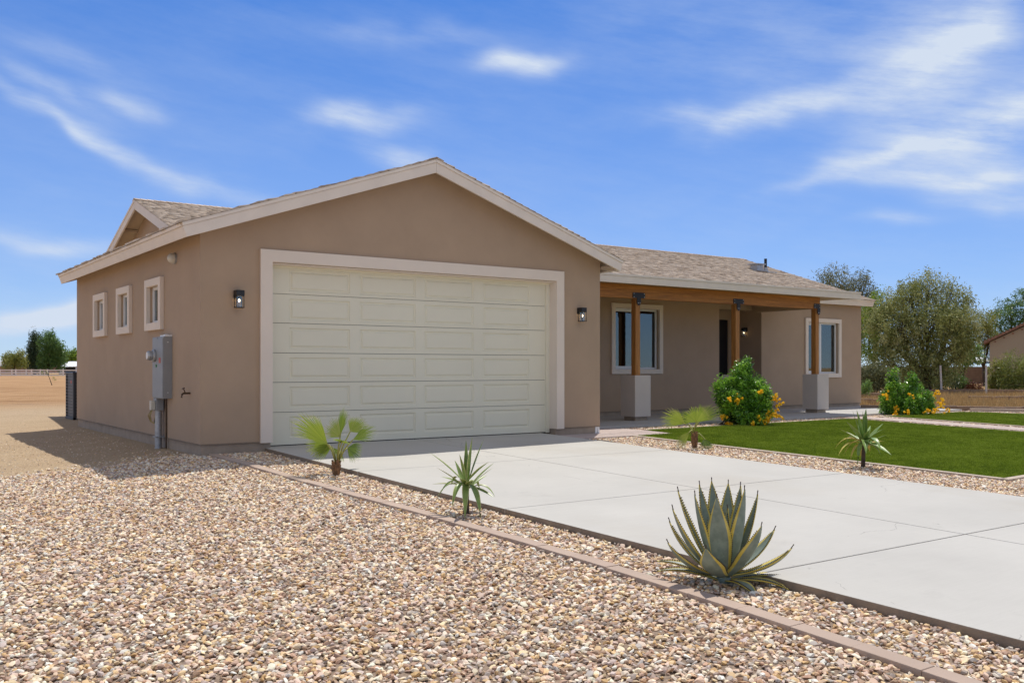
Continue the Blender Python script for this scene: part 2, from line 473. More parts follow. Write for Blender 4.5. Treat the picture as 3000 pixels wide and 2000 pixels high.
def glass_mat(name, tint=(.03, .04, .045), refl=1.0):
    m = bpy.data.materials.new(name); m.use_nodes = True
    nt = m.node_tree; nt.nodes.clear(); t = NT(nt)
    out = t.n('ShaderNodeOutputMaterial'); gl = t.n('ShaderNodeBsdfGlossy', i_Roughness=.015); gl.inputs['Color'].default_value = (.9, .95, .95, 1)
    tr = t.n('ShaderNodeBsdfTransparent'); tr.inputs['Color'].default_value = (.42, .50, .50, 1)
    fr = t.n('ShaderNodeFresnel', i_IOR=1.55)
    f = t.math('MINIMUM', t.math('ADD', t.math('MULTIPLY', fr.outputs[0], refl), .07), .95)
    mx = t.n('ShaderNodeMixShader'); t.l(f, mx.inputs[0]); t.l(tr.outputs[0], mx.inputs[1]); t.l(gl.outputs[0], mx.inputs[2])
    t.l(mx.outputs[0], out.inputs['Surface'])
    return m
GLASS = glass_mat('window_glass', refl=1.2)
LGLASS = glass_mat('lamp_glass', refl=.8); LGLASS.node_tree.nodes['Transparent BSDF'].inputs['Color'].default_value = (.9, .9, .88, 1)

def emit_mat(name, col, s):
    m = bpy.data.materials.new(name); m.use_nodes = True
    b = m.node_tree.nodes['Principled BSDF']; b.inputs['Base Color'].default_value = (*col, 1)
    b.inputs['Emission Color'].default_value = (*col, 1); b.inputs['Emission Strength'].default_value = s
    return m
BULB = emit_mat('lit_bulb', (1.0, .74, .42), 9.)

def leaf_mat(name, cols, rough=.45, trans=.25, sat=1., spec=.4):
    """tint attribute picks the leaf colour; thin leaves let some light through"""
    m = bpy.data.materials.new(name); m.use_nodes = True
    nt = m.node_tree; t = NT(nt); b = nt.nodes['Principled BSDF']; out = nt.nodes['Material Output']
    b.inputs['Roughness'].default_value = rough; b.inputs['Specular IOR Level'].default_value = spec
    a = t.n('ShaderNodeAttribute', attribute_name='tint')
    r = ramp(t, [(i / (len(cols) - 1), c) for i, c in enumerate(cols)]); t.l(a.outputs['Fac'], r.inputs[0])
    t.l(r.outputs[0], b.inputs['Base Color'])
    tl = t.n('ShaderNodeBsdfTranslucent'); hs = t.n('ShaderNodeHueSaturation', i_Value=1.5, i_Hue=.49); t.l(r.outputs[0], hs.inputs['Color']); t.l(hs.outputs[0], tl.inputs['Color'])
    mx = t.n('ShaderNodeMixShader', i_0=trans); t.l(b.outputs[0], mx.inputs[1]); t.l(tl.outputs[0], mx.inputs[2])
    t.l(mx.outputs[0], out.inputs['Surface'])
    return m
LF_OLIVE = leaf_mat('olive_leaf', [(0.135, 0.165, 0.045), (0.27, 0.30, 0.095), (0.37, 0.39, 0.16), (0.47, 0.49, 0.26)], .65, .2, spec=.15)
LF_GREY = leaf_mat('grey_green_leaf', [(0.107, 0.125, 0.053), (0.193, 0.208, 0.097), (0.321, 0.312, 0.159)], .5, .2)
LF_GREEN = leaf_mat('mid_green_leaf', [(0.066, 0.131, 0.027), (0.112, 0.206, 0.048), (0.188, 0.319, 0.085)], .4, .28)
LF_LIME = leaf_mat('lime_leaf', [(0.096, 0.168, 0.014), (0.168, 0.264, 0.024), (0.264, 0.360, 0.048)], .45, .35)
LF_PALO = leaf_mat('yellow_green_leaf', [(0.156, 0.189, 0.036), (0.247, 0.270, 0.060), (0.351, 0.365, 0.108)], .5, .3)
LF_DARK = leaf_mat('dark_green_leaf', [(0.021, 0.042, 0.017), (0.042, 0.070, 0.028), (0.070, 0.112, 0.042)], .4, .15)
LF_BUSH = leaf_mat('glossy_bush_leaf', [(0.055, 0.142, 0.019), (0.121, 0.282, 0.029), (0.221, 0.444, 0.048), (0.376, 0.646, 0.067)], .3, .3, spec=.6)
LF_FLOWER = leaf_mat('yellow_petal', [(.70, .42, .010), (.86, .60, .02), (.92, .72, .07)], .6, .35)
LF_BAMB = leaf_mat('oleander_leaf', [(0.112, 0.144, 0.030), (0.192, 0.240, 0.053), (0.320, 0.336, 0.090)], .45, .28)
LF_DRY = leaf_mat('dry_straw', [(.28, .19, .08), (.40, .28, .12), (.52, .38, .18)], .8, .2)
LF_RUST = leaf_mat('rusty_leaf', [(.12, .05, .025), (.18, .07, .03)], .6, .2)

# ------------------------------------------------------------------ ground
def ground_mat():
    m = bpy.data.materials.new('desert_dirt'); m.use_nodes = True
    t = NT(m.node_tree); b = m.node_tree.nodes['Principled BSDF']; b.inputs['Roughness'].default_value = 1.
    b.inputs['Specular IOR Level'].default_value = .1
    tc = t.n('ShaderNodeTexCoord')
    def nz(scale, detail=6, rough=.6, sc=(1, 1, 1)):
        mp = t.n('ShaderNodeMapping'); mp.inputs['Scale'].default_value = sc; mp.inputs['Rotation'].default_value = (0, 0, R_(-12))
        t.l(tc.outputs['Object'], mp.inputs[0])
        n = t.n('ShaderNodeTexNoise', i_Scale=scale, i_Detail=detail, i_Roughness=rough); t.l(mp.outputs[0], n.inputs['Vector']); return n.outputs[0]
    big = nz(.05, 6, .6, (1, 3, 1)); mid = nz(.5, 8, .65, (1, 2.4, 1)); fine = nz(24, 4, .7); peb = nz(55, 2, .5)
    sep = t.n('ShaderNodeSeparateXYZ'); t.l(tc.outputs['Object'], sep.inputs[0])
    # fine tan grit near the house, redder bare dirt further out to the back
    d = t.math('ADD', sep.outputs[1], t.math('MULTIPLY', t.math('SUBTRACT', mid, .5), 14.))
    k = t.n('ShaderNodeMapRange'); k.inputs[1].default_value = 16; k.inputs[2].default_value = 24; t.l(d, k.inputs[0])
    r1 = ramp(t, [(.36, (.38, .265, .165)), (.48, (.52, .385, .245)), (.58, (.60, .46, .30)), (.7, (.68, .54, .375))])
    t.l(t.math('ADD', t.math('MULTIPLY', fine, .45), t.math('ADD', t.math('MULTIPLY', peb, .3), t.math('MULTIPLY', mid, .25))), r1.inputs[0])
    r2 = ramp(t, [(.34, (.22, .115, .05)), (.46, (.42, .25, .125)), (.60, (.52, .33, .175)), (.8, (.60, .42, .25))])
    t.l(t.math('ADD', t.math('MULTIPLY', mid, .7), t.math('MULTIPLY', big, .3)), r2.inputs[0])
    mx = t.n('ShaderNodeMix'); mx.data_type = 'RGBA'; t.l(k.outputs[0], mx.inputs[0]); t.l(r1.outputs[0], mx.inputs[6]); t.l(r2.outputs[0], mx.inputs[7])
    # straw coloured ground on the right hand plot
    k2 = t.n('ShaderNodeMapRange'); k2.inputs[1].default_value = 17; k2.inputs[2].default_value = 22
    t.l(t.math('ADD', sep.outputs[0], t.math('MULTIPLY', t.math('SUBTRACT', mid, .5), 3.)), k2.inputs[0])
    r3 = ramp(t, [(.3, (.28, .17, .085)), (.5, (.42, .27, .13)), (.7, (.53, .37, .19))]); t.l(t.math('ADD', t.math('MULTIPLY', mid, .6), t.math('MULTIPLY', fine, .4)), r3.inputs[0])
    mx2 = t.n('ShaderNodeMix'); mx2.data_type = 'RGBA'; t.l(k2.outputs[0], mx2.inputs[0]); t.l(mx.outputs[2], mx2.inputs[6]); t.l(r3.outputs[0], mx2.inputs[7])
    t.l(mx2.outputs[2], b.inputs['Base Color'])
    bp = t.n('ShaderNodeBump', i_Strength=1.0); bp.inputs['Distance'].default_value = .05
    t.l(t.math('ADD', fine, t.math('MULTIPLY', mid, .8)), bp.inputs['Height']); t.l(bp.outputs[0], b.inputs['Normal'])
    return m
DIRT = ground_mat()

def build_ground():
    def axis(lo, hi, step, far):
        c = list(np.arange(lo, hi + .01, step)); g = step
        a, b = lo, hi
        while a > -far:
            g *= 1.35; a -= g; b += g; c = [a] + c + [b]
        return np.array(c)
    xs = axis(-12, 24, .5, 3500); ys = axis(-22, 20, .5, 3500)
    X, Y = np.meshgrid(xs, ys)
    Z = gz(X, Y) - .012
    near = np.exp(-((X - 5) ** 2 + (Y - 0) ** 2) / 900.)
    Z += .03 * np.sin(X * .7 + 1.3 * np.sin(Y * .4)) * np.sin(Y * .55 + 1) * ((Y > 6) & (X < -1.5))
    V = np.stack([X, Y, Z], -1).reshape(-1, 3)
    nx = len(xs); ny = len(ys)
    i, j = np.meshgrid(np.arange(nx - 1), np.arange(ny - 1)); a = (j * nx + i).ravel()
    F = np.stack([a, a + 1, a + nx + 1, a + nx], -1)
    o = np_mesh('ground', V, F, DIRT, smooth=True); tag(o, kind='structure')
build_ground()

def gpt(x, y, dz=0.): return (x, y, float(gz(x, y)) + dz)

def build_paving():
    # driveway: jointed slabs falling away from the garage
    m = MB(); gap = .0075
    xs = [-.1, 2.45, 5.0]; ys = [.30, -2.95, -5.98, -8.92, -11.9, -14.9, -18, -22]
    s = .024
    for a, b in zip(xs, xs[1:]):
        for y1, y0 in zip(ys, ys[1:]):
            x0 = a + (gap if a > -.05 else 0); x1 = b - (gap if b < 4.9 else 0)
            yy0 = y0 + gap; yy1 = y1 - (gap if y1 < .2 else 0)
            m.hexa([(x0, yy0, yy0 * s - .13), (x1, yy0, yy0 * s - .13), (x1, yy1, yy1 * s - .13), (x0, yy1, yy1 * s - .13),
                    (x0, yy0, yy0 * s), (x1, yy0, yy0 * s), (x1, yy1, yy1 * s), (x0, yy1, yy1 * s)])
    o = m.build('driveway', [CONC], bevel=.006); tag(o, kind='structure')
    me = o.data; me.materials.append(CONCSIDE)
    for p in me.polygons:
        if abs(p.normal.x) > .9 and (p.center.x < 0 or p.center.x > 4.9): p.material_index = 1
    # joint bottoms
    m = MB(); m.hexa([(-.09, -22, -22 * s - .14), (4.99, -22, -22 * s - .14), (4.99, .2, -.14), (-.09, .2, -.14),
                      (-.09, -22, -22 * s - .009), (4.99, -22, -22 * s - .009), (4.99, .2, .2 * s - .009), (-.09, .2, .2 * s - .009)])
    tag(m.build('driveway_joint_filler', CONCSIDE), kind='structure')
    # porch slab
    m = MB(); m.prism([(6.23, .93), (16.0, .98), (20.25, 1.0), (20.25, 4.35), (6.23, 4.35)], 'z', -.16, 0.0)
    m.prism([(13.88, 4.35), (15.57, 4.35), (15.57, 5.3), (13.88, 5.3)], 'z', -.16, 0.0)
    tag(m.build('porch_slab', SLAB, bevel=.006), kind='structure')
    # paver path at the garage corner: board-like pavers
    m = MB(); y = -.68; 
    while y < .90:
        h = .115; x0 = 5.03 if y < -.08 else 6.24
        x = x0 - random.random() * .3
        while x < 7.37:
            w = .45
            a = max(x, x0) + .002; b = min(x + w, 7.37) - .002
            if b > a + .02:
                za = float(gz(6, y)) + .028 + random.uniform(-.001, .001)
                m.box(a, b, y + .002, y + h - .002, za - .08, za)
            x += w
        y += h
    tag(m.build('paver_path', PAVER, bevel=.003), kind='structure')
    # walkway between the lawns: large pavers in gravel
    m = MB(); y = .75
    while y > -12:
        for x0, x1 in ((14.42, 14.80), (14.81, 15.20)):
            z = float(gz(15, y - .3)) + .035 + random.uniform(-.002, .002)
            zs = .024
            m.hexa([(x0, y - .58, z - .07 - .58 * zs), (x1, y - .58, z - .07 - .58 * zs), (x1, y, z - .07), (x0, y, z - .07),
                    (x0, y - .58, z - .58 * zs), (x1, y - .58, z - .58 * zs), (x1, y, z), (x0, y, z)])
        y -= .60
    tag(m.build('walkway', PAVER, bevel=.004), kind='structure')
    # edging along the gravel bed beside the driveway (gently curved row of blocks)
    pts = [(-.93, .0), (-.905, -.9), (-.88, -3.3), (-.77, -5.8), (-.73, -7.8), (-.81, -9.6), (-.91, -10.9), (-1.05, -12.8), (-1.2, -16)]
    ysr = np.array([p[1] for p in pts])[::-1]; xsr = np.array([p[0] for p in pts])[::-1]
    dense = np.linspace(0, -16, 400)
    dx = np.interp(dense, ysr, xsr)
    ker = np.ones(41) / 41; dxs = np.convolve(np.pad(dx, 20, 'edge'), ker, 'valid')
    fx = lambda y: float(np.interp(y, dense[::-1], dxs[::-1]))
    m = MB(); y = -.02; L = .405
    while y > -15.5:
        y0 = y - L + .002; y1 = y
        za, zb = -.055 + .024 * y0, -.055 + .024 * y1
        j = random.uniform(-.004, .004); jz = random.uniform(-.003, .003)
        a, b = fx(y0) + j, fx(y1) + j; W = .120
        m.hexa([(a, y0, za - .1), (a + W, y0, za - .1), (b + W, y1, zb - .1), (b, y1, zb - .1), (a, y0, za + .020 + jz), (a + W, y0, za + .020 + jz), (b + W, y1, zb + .020 + jz), (b, y1, zb + .020 + jz)])
        y -= L
    tag(m.build('kerb_blocks', KERB, bevel=.004), kind='structure')
    # pale edging round the two lawns
    m = MB()
    def edge(p, q, w=.10, h=.035):
        p = Vector((p[0], p[1], 0)); q = Vector((q[0], q[1], 0)); d = (q - p); L_ = d.length; d.normalize(); n = Vector((-d.y, d.x, 0))
        k = max(1, int(L_ / .6))
        for i in range(k):
            a = p + d * (L_ * i / k + .002); b = p + d * (L_ * (i + 1) / k - .002)
            c = [a - n * w / 2, b - n * w / 2, b + n * w / 2, a + n * w / 2]
            if n.cross(d).z > 0: c = c[::-1]
            zz = [float(gz(v.x, v.y)) for v in c]
            m.hexa([(v.x, v.y, z - .09) for v, z in zip(c, zz)] + [(v.x, v.y, z + h) for v, z in zip(c, zz)])
    edge((6.36, -.74), (6.50, -7.2)); edge((6.45, -7.2), (10.5, -7.0)); edge((7.42, .10), (13.8, .28)); edge((14.0, .2), (14.28, -12))
    edge((15.5, .42), (15.9, -12)); edge((15.5, .45), (19.4, .62)); edge((19.5, .62), (20.3, -1.2)); edge((20.3, -1.2), (24, -6.5))
    edge((20.2, .75), (26, -6.0), .14, .10)
    tag(m.build('kerb_pale', KERBL, bevel=.004), kind='structure')
build_paving()

# ------------------------------------------------------------------ gravel and turf (scattered stuff)
def stone_mat():
    m = bpy.data.materials.new('river_gravel'); m.use_nodes = True
    t = NT(m.node_tree); b = m.node_tree.nodes['Principled BSDF']; b.inputs['Roughness'].default_value = .75
    b.inputs['Specular IOR Level'].default_value = .3
    oi = t.n('ShaderNodeObjectInfo')
    cols = [(0.714, 0.509, 0.283), (0.832, 0.635, 0.450), (0.893, 0.757, 0.547), (0.576, 0.373, 0.227), (0.779, 0.596, 0.481), (0.502, 0.389, 0.326), (0.893, 0.853, 0.666),
            (0.642, 0.426, 0.199), (0.796, 0.577, 0.324), (0.612, 0.473, 0.378), (0.860, 0.687, 0.464), (0.412, 0.277, 0.185), (0.893, 0.785, 0.636), (0.747, 0.541, 0.408), (0.672, 0.579, 0.474), (0.893, 0.729, 0.457), (0.548, 0.349, 0.238), (0.838, 0.691, 0.553), (0.515, 0.464, 0.414), (0.865, 0.844, 0.749), (0.474, 0.316, 0.227), (0.639, 0.527, 0.473), (0.391, 0.327, 0.276)]
    r = ramp(t, [(i / len(cols), c) for i, c in enumerate(cols)], 'CONSTANT'); t.l(oi.outputs['Random'], r.inputs[0])
    tc = t.n('ShaderNodeTexCoord'); mp = t.n('ShaderNodeVectorMath', operation='ADD')
    cb = t.n('ShaderNodeCombineXYZ'); t.l(t.math('MULTIPLY', oi.outputs['Random'], 97.), cb.inputs[0])
    t.l(tc.outputs['Object'], mp.inputs[0]); t.l(cb.outputs[0], mp.inputs[1])
    nz = t.n('ShaderNodeTexNoise', i_Scale=1.1, i_Detail=5, i_Roughness=.65); t.l(mp.outputs[0], nz.inputs['Vector'])
    r2 = ramp(t, [(.34, (.62, .52, .45)), (.5, (1, 1, 1)), (.68, (1.12, 1.08, 1.02))]); t.l(nz.outputs[0], r2.inputs[0])
    mx = t.n('ShaderNodeMix'); mx.data_type = 'RGBA'; mx.blend_type = 'MULTIPLY'; mx.inputs[0].default_value = 1
    t.l(r.outputs[0], mx.inputs[6]); t.l(r2.outputs[0], mx.inputs[7])
    t.l(mx.outputs[2], b.inputs['Base Color'])
    return m
STONE = stone_mat()
GRAVBASE = mat('gravel_bed_dirt', (.29, .22, .165), 1., .35, 40, 1., 60, spec=.1)

def poly_grid(poly, step):
    """fills a polygon with a grid mesh laid on the ground height"""
    p = np.array(poly); lo = p.min(0); hi = p.max(0)
    bm = bmesh.new()
    vs = [bm.verts.new((a, b, 0)) for a, b in poly]; bm.faces.new(vs)
    for k in range(1, int((hi[0] - lo[0]) / step) + 1):
        bmesh.ops.bisect_plane(bm, geom=bm.verts[:] + bm.edges[:] + bm.faces[:], plane_co=(lo[0] + k * step, 0, 0), plane_no=(1, 0, 0))
    for k in range(1, int((hi[1] - lo[1]) / step) + 1):
        bmesh.ops.bisect_plane(bm, geom=bm.verts[:] + bm.edges[:] + bm.faces[:], plane_co=(0, lo[1] + k * step, 0), plane_no=(0, 1, 0))
    return bm

def gn_scatter(o, density, dmin, kind, seed, scale=(.6, 1.3), zoff=0., stones=9, size=.018, bed=True):
    ng = bpy.data.node_groups.new('scatter', 'GeometryNodeTree')
    ng.interface.new_socket('Geometry', in_out='INPUT', socket_type='NodeSocketGeometry')
    ng.interface.new_socket('Geometry', in_out='OUTPUT', socket_type='NodeSocketGeometry')
    N = ng.nodes; L = ng.links
    gi = N.new('NodeGroupInput'); go = N.new('NodeGroupOutput')
    dp = N.new('GeometryNodeDistributePointsOnFaces')
    dp.distribute_method = 'POISSON'
    dp.inputs['Distance Min'].default_value = dmin; dp.inputs['Density Max'].default_value = density; dp.inputs['Seed'].default_value = seed
    L.new(gi.outputs[0], dp.inputs['Mesh'])
    iop = N.new('GeometryNodeInstanceOnPoints'); L.new(dp.outputs['Points'], iop.inputs['Points'])
    rv = N.new('FunctionNodeRandomValue'); rv.data_type = 'FLOAT_VECTOR'
    if kind == 'stone':
        g2i = N.new('GeometryNodeGeometryToInstance')
        for k in range(stones):
            ico = N.new('GeometryNodeMeshIcoSphere'); ico.inputs['Radius'].default_value = 1.0; ico.inputs['Subdivisions'].default_value = 1 if k % 3 else 2
            sp = N.new('GeometryNodeSetPosition'); L.new(ico.outputs[0], sp.inputs['Geometry'])
            nz = N.new('ShaderNodeTexNoise'); nz.noise_dimensions = '4D'; nz.inputs['W'].default_value = k * 3.7 + 1.1
            nz.inputs['Scale'].default_value = 1.3; nz.inputs['Detail'].default_value = 2.0
            pos = N.new('GeometryNodeInputPosition'); L.new(pos.outputs[0], nz.inputs['Vector'])
            sb = N.new('ShaderNodeVectorMath'); sb.operation = 'SUBTRACT'; L.new(nz.outputs['Color'], sb.inputs[0]); sb.inputs[1].default_value = (.5, .5, .5)
            sc = N.new('ShaderNodeVectorMath'); sc.operation = 'SCALE'; L.new(sb.outputs[0], sc.inputs[0]); sc.inputs['Scale'].default_value = 2.4
            L.new(sc.outputs[0], sp.inputs['Offset'])
            ch = N.new('GeometryNodeConvexHull'); L.new(sp.outputs[0], ch.inputs[0])
            # snap to a few facets so that the stones look broken rather than blobby
            tf = N.new('GeometryNodeTransform'); L.new(ch.outputs[0], tf.inputs[0])
            tf.inputs['Scale'].default_value = (size * (1.25 + .45 * math.sin(k * 2.1)), size * (.85 + .2 * math.cos(k * 1.7)), size * (.62 + .16 * math.sin(k * 3.3 + 1)))
            sm = N.new('GeometryNodeSetMaterial'); sm.inputs['Material'].default_value = STONE; L.new(tf.outputs[0], sm.inputs[0])
            sh = N.new('GeometryNodeSetShadeSmooth'); sh.inputs['Shade Smooth'].default_value = False; L.new(sm.outputs[0], sh.inputs[0])
            L.new(sh.outputs[0], g2i.inputs[0])
        L.new(g2i.outputs[0], iop.inputs['Instance'])
        iop.inputs['Pick Instance'].default_value = True
        rv.inputs[0].default_value = (-.55, -.55, -3.14); rv.inputs[1].default_value = (.55, .55, 3.14)
    else:
        inf = N.new('GeometryNodeObjectInfo'); inf.inputs['Object'].default_value = kind; inf.inputs['As Instance'].default_value = True
        L.new(inf.outputs['Geometry'], iop.inputs['Instance'])
        rv.inputs[0].default_value = (-.12, -.12, -3.14); rv.inputs[1].default_value = (.12, .12, 3.14)
    L.new(rv.outputs[0], iop.inputs['Rotation'])
    rs = N.new('FunctionNodeRandomValue'); rs.data_type = 'FLOAT'
    fl = [s for s in rs.inputs if s.type == 'VALUE']
    fl[0].default_value = scale[0]; fl[1].default_value = scale[1]
    L.new([s for s in rs.outputs if s.type == 'VALUE'][0], iop.inputs['Scale'])
    rs.inputs['Seed'].default_value = seed + 5
    j = N.new('GeometryNodeJoinGeometry')
    if bed: L.new(gi.outputs[0], j.inputs[0])
    st = N.new('GeometryNodeSetPosition'); L.new(iop.outputs[0], st.inputs['Geometry']); 
    rz = N.new('FunctionNodeRandomValue'); rz.data_type = 'FLOAT_VECTOR'; rz.inputs[0].default_value = (0, 0, zoff - .004); rz.inputs[1].default_value = (0, 0, zoff + .007); rz.inputs['Seed'].default_value = seed + 9
    L.new(rz.outputs[0], st.inputs['Offset'])
    L.new(st.outputs[0], j.inputs[0]); L.new(j.outputs[0], go.inputs[0])
    md = o.modifiers.new('scatter', 'NODES'); md.node_group = ng

def gravel(name, polys, dz, label, density, dmin, seed, size, scale=(.55, 1.35), step=.5, bed=True):
    me = bpy.data.meshes.new(name); bmm = bmesh.new()
    for poly in polys:
        b = poly_grid(poly, step); tmp = bpy.data.meshes.new('t'); b.to_mesh(tmp); bmm.from_mesh(tmp); b.free(); bpy.data.meshes.remove(tmp)
    for v in bmm.verts: v.co.z = float(gz(v.co.x, v.co.y)) + dz
    for f in bmm.faces:
        if f.normal.z < 0: f.normal_flip()
    bmm.normal_update()
    for f in bmm.faces:
        if f.normal.z < 0: f.normal_flip()
    bmm.to_mesh(me); bmm.free()
    o = link_mesh(name, me, GRAVBASE)
    gn_scatter(o, density, dmin, 'stone', seed, scale, .006 if bed else -.001, 9, size, bed)
    tag(o, label, 'gravel', kind='stuff')
    return o
gravel('gravel', [[(-3.9, -.05), (-2.9, -.12), (-2.2, -.05), (-1.6, .30), (-1.09, .42), (-1.07, -.03), (-.95, -.03), (-.915, -1), (-.88, -3.3), (-.78, -5.8), (-.745, -7.8), (-.82, -9.6), (-.93, -10.9), (-1.1, -13), (-6.3, -13), (-6.3, -.3)]],
       -.008, 'multicoloured tan and pink gravel covering the open ground in front of the garage side', 2500, .0178, 3, .0142)
gravel('gravel', [[(-.79, -.03), (-.11, -.03), (-.11, -14), (-.98, -14), (-.78, -10.9), (-.67, -9.6), (-.60, -7.8), (-.64, -5.8), (-.74, -3.3), (-.77, -1)]],
       .0, 'narrow gravel bed between the brown edging blocks and the driveway', 2500, .0178, 4, .0142)
gravel('gravel', [[(5.01, -.9), (5.02, -.72), (6.30, -.72), (6.44, -7.25), (11, -7.05), (11, -14), (5.01, -14)]],
       .0, 'gravel strip between the right side of the driveway and the green lawn', 2200, .0190, 5, .0148)
gravel('gravel', [[(7.40, .16), (13.9, .33), (14.38, .33), (14.38, -12), (15.45, -12), (15.45, .48), (19.35, .66), (20.1, -.2), (21.5, -.6), (21, 1), (16, .97), (7.40, .92)]],
       .0, 'gravel border along the porch slab and the edges of the walkway', 1500, .023, 6, .0172)

gravel('loose_gravel', [[(-6.3, -.3), (-3.9, -.1), (-2.2, -.1), (-1.1, .3), (-1.1, 1.3), (-2.0, .75), (-3.2, .35), (-6.3, .2)]],
       -.012, 'stray gravel stones scattered over the edge of the tan dirt', 190, .03, 7, .0140, bed=False)
gravel('loose_gravel', [[(-1.12, .4), (-1.12, 8.2), (-3.5, 11), (-9, 12), (-7, .2), (-3.2, .35)]],
       -.012, 'small grit and pebbles lying on the tan dirt beside the garage', 150, .02, 8, .0050, (.5, 1.9), bed=False)

def turf_mat():
    m = bpy.data.materials.new('artificial_turf'); m.use_nodes = True
    t = NT(m.node_tree); b = m.node_tree.nodes['Principled BSDF']; b.inputs['Roughness'].default_value = .7; b.inputs['Specular IOR Level'].default_value = .25
    oi = t.n('ShaderNodeObjectInfo'); g = t.n('ShaderNodeTexCoord')
    ge = t.n('ShaderNodeNewGeometry')
    nz = t.n('ShaderNodeTexNoise', i_Scale=1.6, i_Detail=5); t.l(ge.outputs['Position'], nz.inputs['Vector'])
    f = t.math('ADD', t.math('MULTIPLY', oi.outputs['Random'], .85), t.math('MULTIPLY', t.math('SUBTRACT', nz.outputs[0], .5), .9))
    r = ramp(t, [(.0, (.14, .20, .012)), (.45, (.27, .36, .02)), (.9, (.44, .51, .07))]); t.l(f, r.inputs[0]); t.l(r.outputs[0], b.inputs['Base Color'])
    return m
TURF = turf_mat()
TURFB = mat('turf_backing', (.13, .20, .014), .95, .3, 20, 1., 120, spec=.1)

def grass_tuft():
    V = []; F = []; n = 26
    for k in range(n):
        a = rng.uniform(0, 6.283); r = rng.uniform(0, .035); h = rng.uniform(.022, .04); w = .0022
        x, y = r * math.cos(a), r * math.sin(a); d = rng.uniform(0, 6.283); lean = rng.uniform(.004, .02)
        sx, sy = -math.sin(d) * w, math.cos(d) * w
        i = len(V)
        V += [(x - sx, y - sy, 0), (x + sx, y + sy, 0), (x + math.cos(d) * lean, y + math.sin(d) * lean, h)]
        F.append((i, i + 1, i + 2))
    return V, F

def lawn(name, poly, label, seed, density):
    b = poly_grid(poly, .5); me = bpy.data.meshes.new(name)
    for v in b.verts: v.co.z = float(gz(v.co.x, v.co.y)) + .012
    for f in b.faces:
        if f.normal.z < 0: f.normal_flip()
    b.normal_update(); b.to_mesh(me); b.free()
    o = link_mesh(name, me, TURFB)
    ng = bpy.data.node_groups.new('turf', 'GeometryNodeTree')
    ng.interface.new_socket('Geometry', in_out='INPUT', socket_type='NodeSocketGeometry'); ng.interface.new_socket('Geometry', in_out='OUTPUT', socket_type='NodeSocketGeometry')
    N = ng.nodes; L = ng.links; gi = N.new('NodeGroupInput'); go = N.new('NodeGroupOutput')
    dp = N.new('GeometryNodeDistributePointsOnFaces'); dp.inputs['Density'].default_value = density; dp.inputs['Seed'].default_value = seed; L.new(gi.outputs[0], dp.inputs['Mesh'])
    iop = N.new('GeometryNodeInstanceOnPoints'); L.new(dp.outputs[0], iop.inputs['Points'])
    # tuft of blades made of cones inside the node tree
    jt = N.new('GeometryNodeJoinGeometry')
    for k in range(14):
        c = N.new('GeometryNodeMeshCone'); c.inputs['Vertices'].default_value = 3; c.inputs['Radius Top'].default_value = 0; c.inputs['Radius Bottom'].default_value = .0048; c.inputs['Depth'].default_value = float(rng.uniform(.025, .042))
        tf = N.new('GeometryNodeTransform'); a = rng.uniform(0, 6.28); r = rng.uniform(0, .035)
        tf.inputs['Translation'].default_value = (r * math.cos(a), r * math.sin(a), 0); tf.inputs['Rotation'].default_value = (rng.uniform(-.5, .5), rng.uniform(-.5, .5), rng.uniform(0, 3))
        L.new(c.outputs[0], tf.inputs[0]); L.new(tf.outputs[0], jt.inputs[0])
    sm = N.new('GeometryNodeSetMaterial'); sm.inputs['Material'].default_value = TURF; L.new(jt.outputs[0], sm.inputs[0])
    g2 = N.new('GeometryNodeGeometryToInstance'); L.new(sm.outputs[0], g2.inputs[0]); L.new(g2.outputs[0], iop.inputs['Instance'])
    rv = N.new('FunctionNodeRandomValue'); rv.data_type = 'FLOAT_VECTOR'; rv.inputs[0].default_value = (-.2, -.2, -3.14); rv.inputs[1].default_value = (.2, .2, 3.14); L.new(rv.outputs[0], iop.inputs['Rotation'])
    j = N.new('GeometryNodeJoinGeometry'); L.new(gi.outputs[0], j.inputs[0]); L.new(iop.outputs[0], j.inputs[0]); L.new(j.outputs[0], go.inputs[0])
    md = o.modifiers.new('turf', 'NODES'); md.node_group = ng
    tag(o, label, 'lawn', kind='stuff')
lawn('turf', [(6.42, -.75), (7.37, -.73), (7.43, .04), (13.75, .22), (13.95, .15), (14.22, -12), (10.5, -12), (10.5, -6.93), (6.56, -7.13)],
     'artificial green lawn nearest the driveway with a notch for the paver path', 2, 1500)
lawn('turf', [(15.56, .36), (19.42, .55), (20.22, -1.25), (23.5, -6.0), (23.5, -12), (15.95, -12)],
     'smaller artificial green lawn beyond the walkway at the right', 3, 900)

# ------------------------------------------------------------------ the house
HOUSE = empty('house', (6, 4, 0), 'single storey tan stucco house with a two car garage wing and a timber posted porch', 'house')
SL = .3405                                         # garage roof slope
GX0, GXR, GX1, GZ0 = -1.386, 2.53, 6.446, 3.077     # eave, ridge, eave x ; eave top z
GZR = GZ0 + SL * (GXR - GX0)
GY0, GY1 = -.36, 8.34
MY0, MYR, MZ0, MSL = 3.80, 8.86, 3.18, .336         # main roof eave, ridge
MZR = MZ0 + MSL * (MYR - MY0)
MX0, MX1 = .25, 20.38
MYB = MYR + (MYR - MY0)
WB = .095                                           # bottom of stucco

def gtop(x): return GZ0 + SL * ((x - GX0) if x < GXR else (GX1 - x))
def mtop(y): return MZ0 + MSL * ((y - MY0) if y < MYR else (MYB - y))

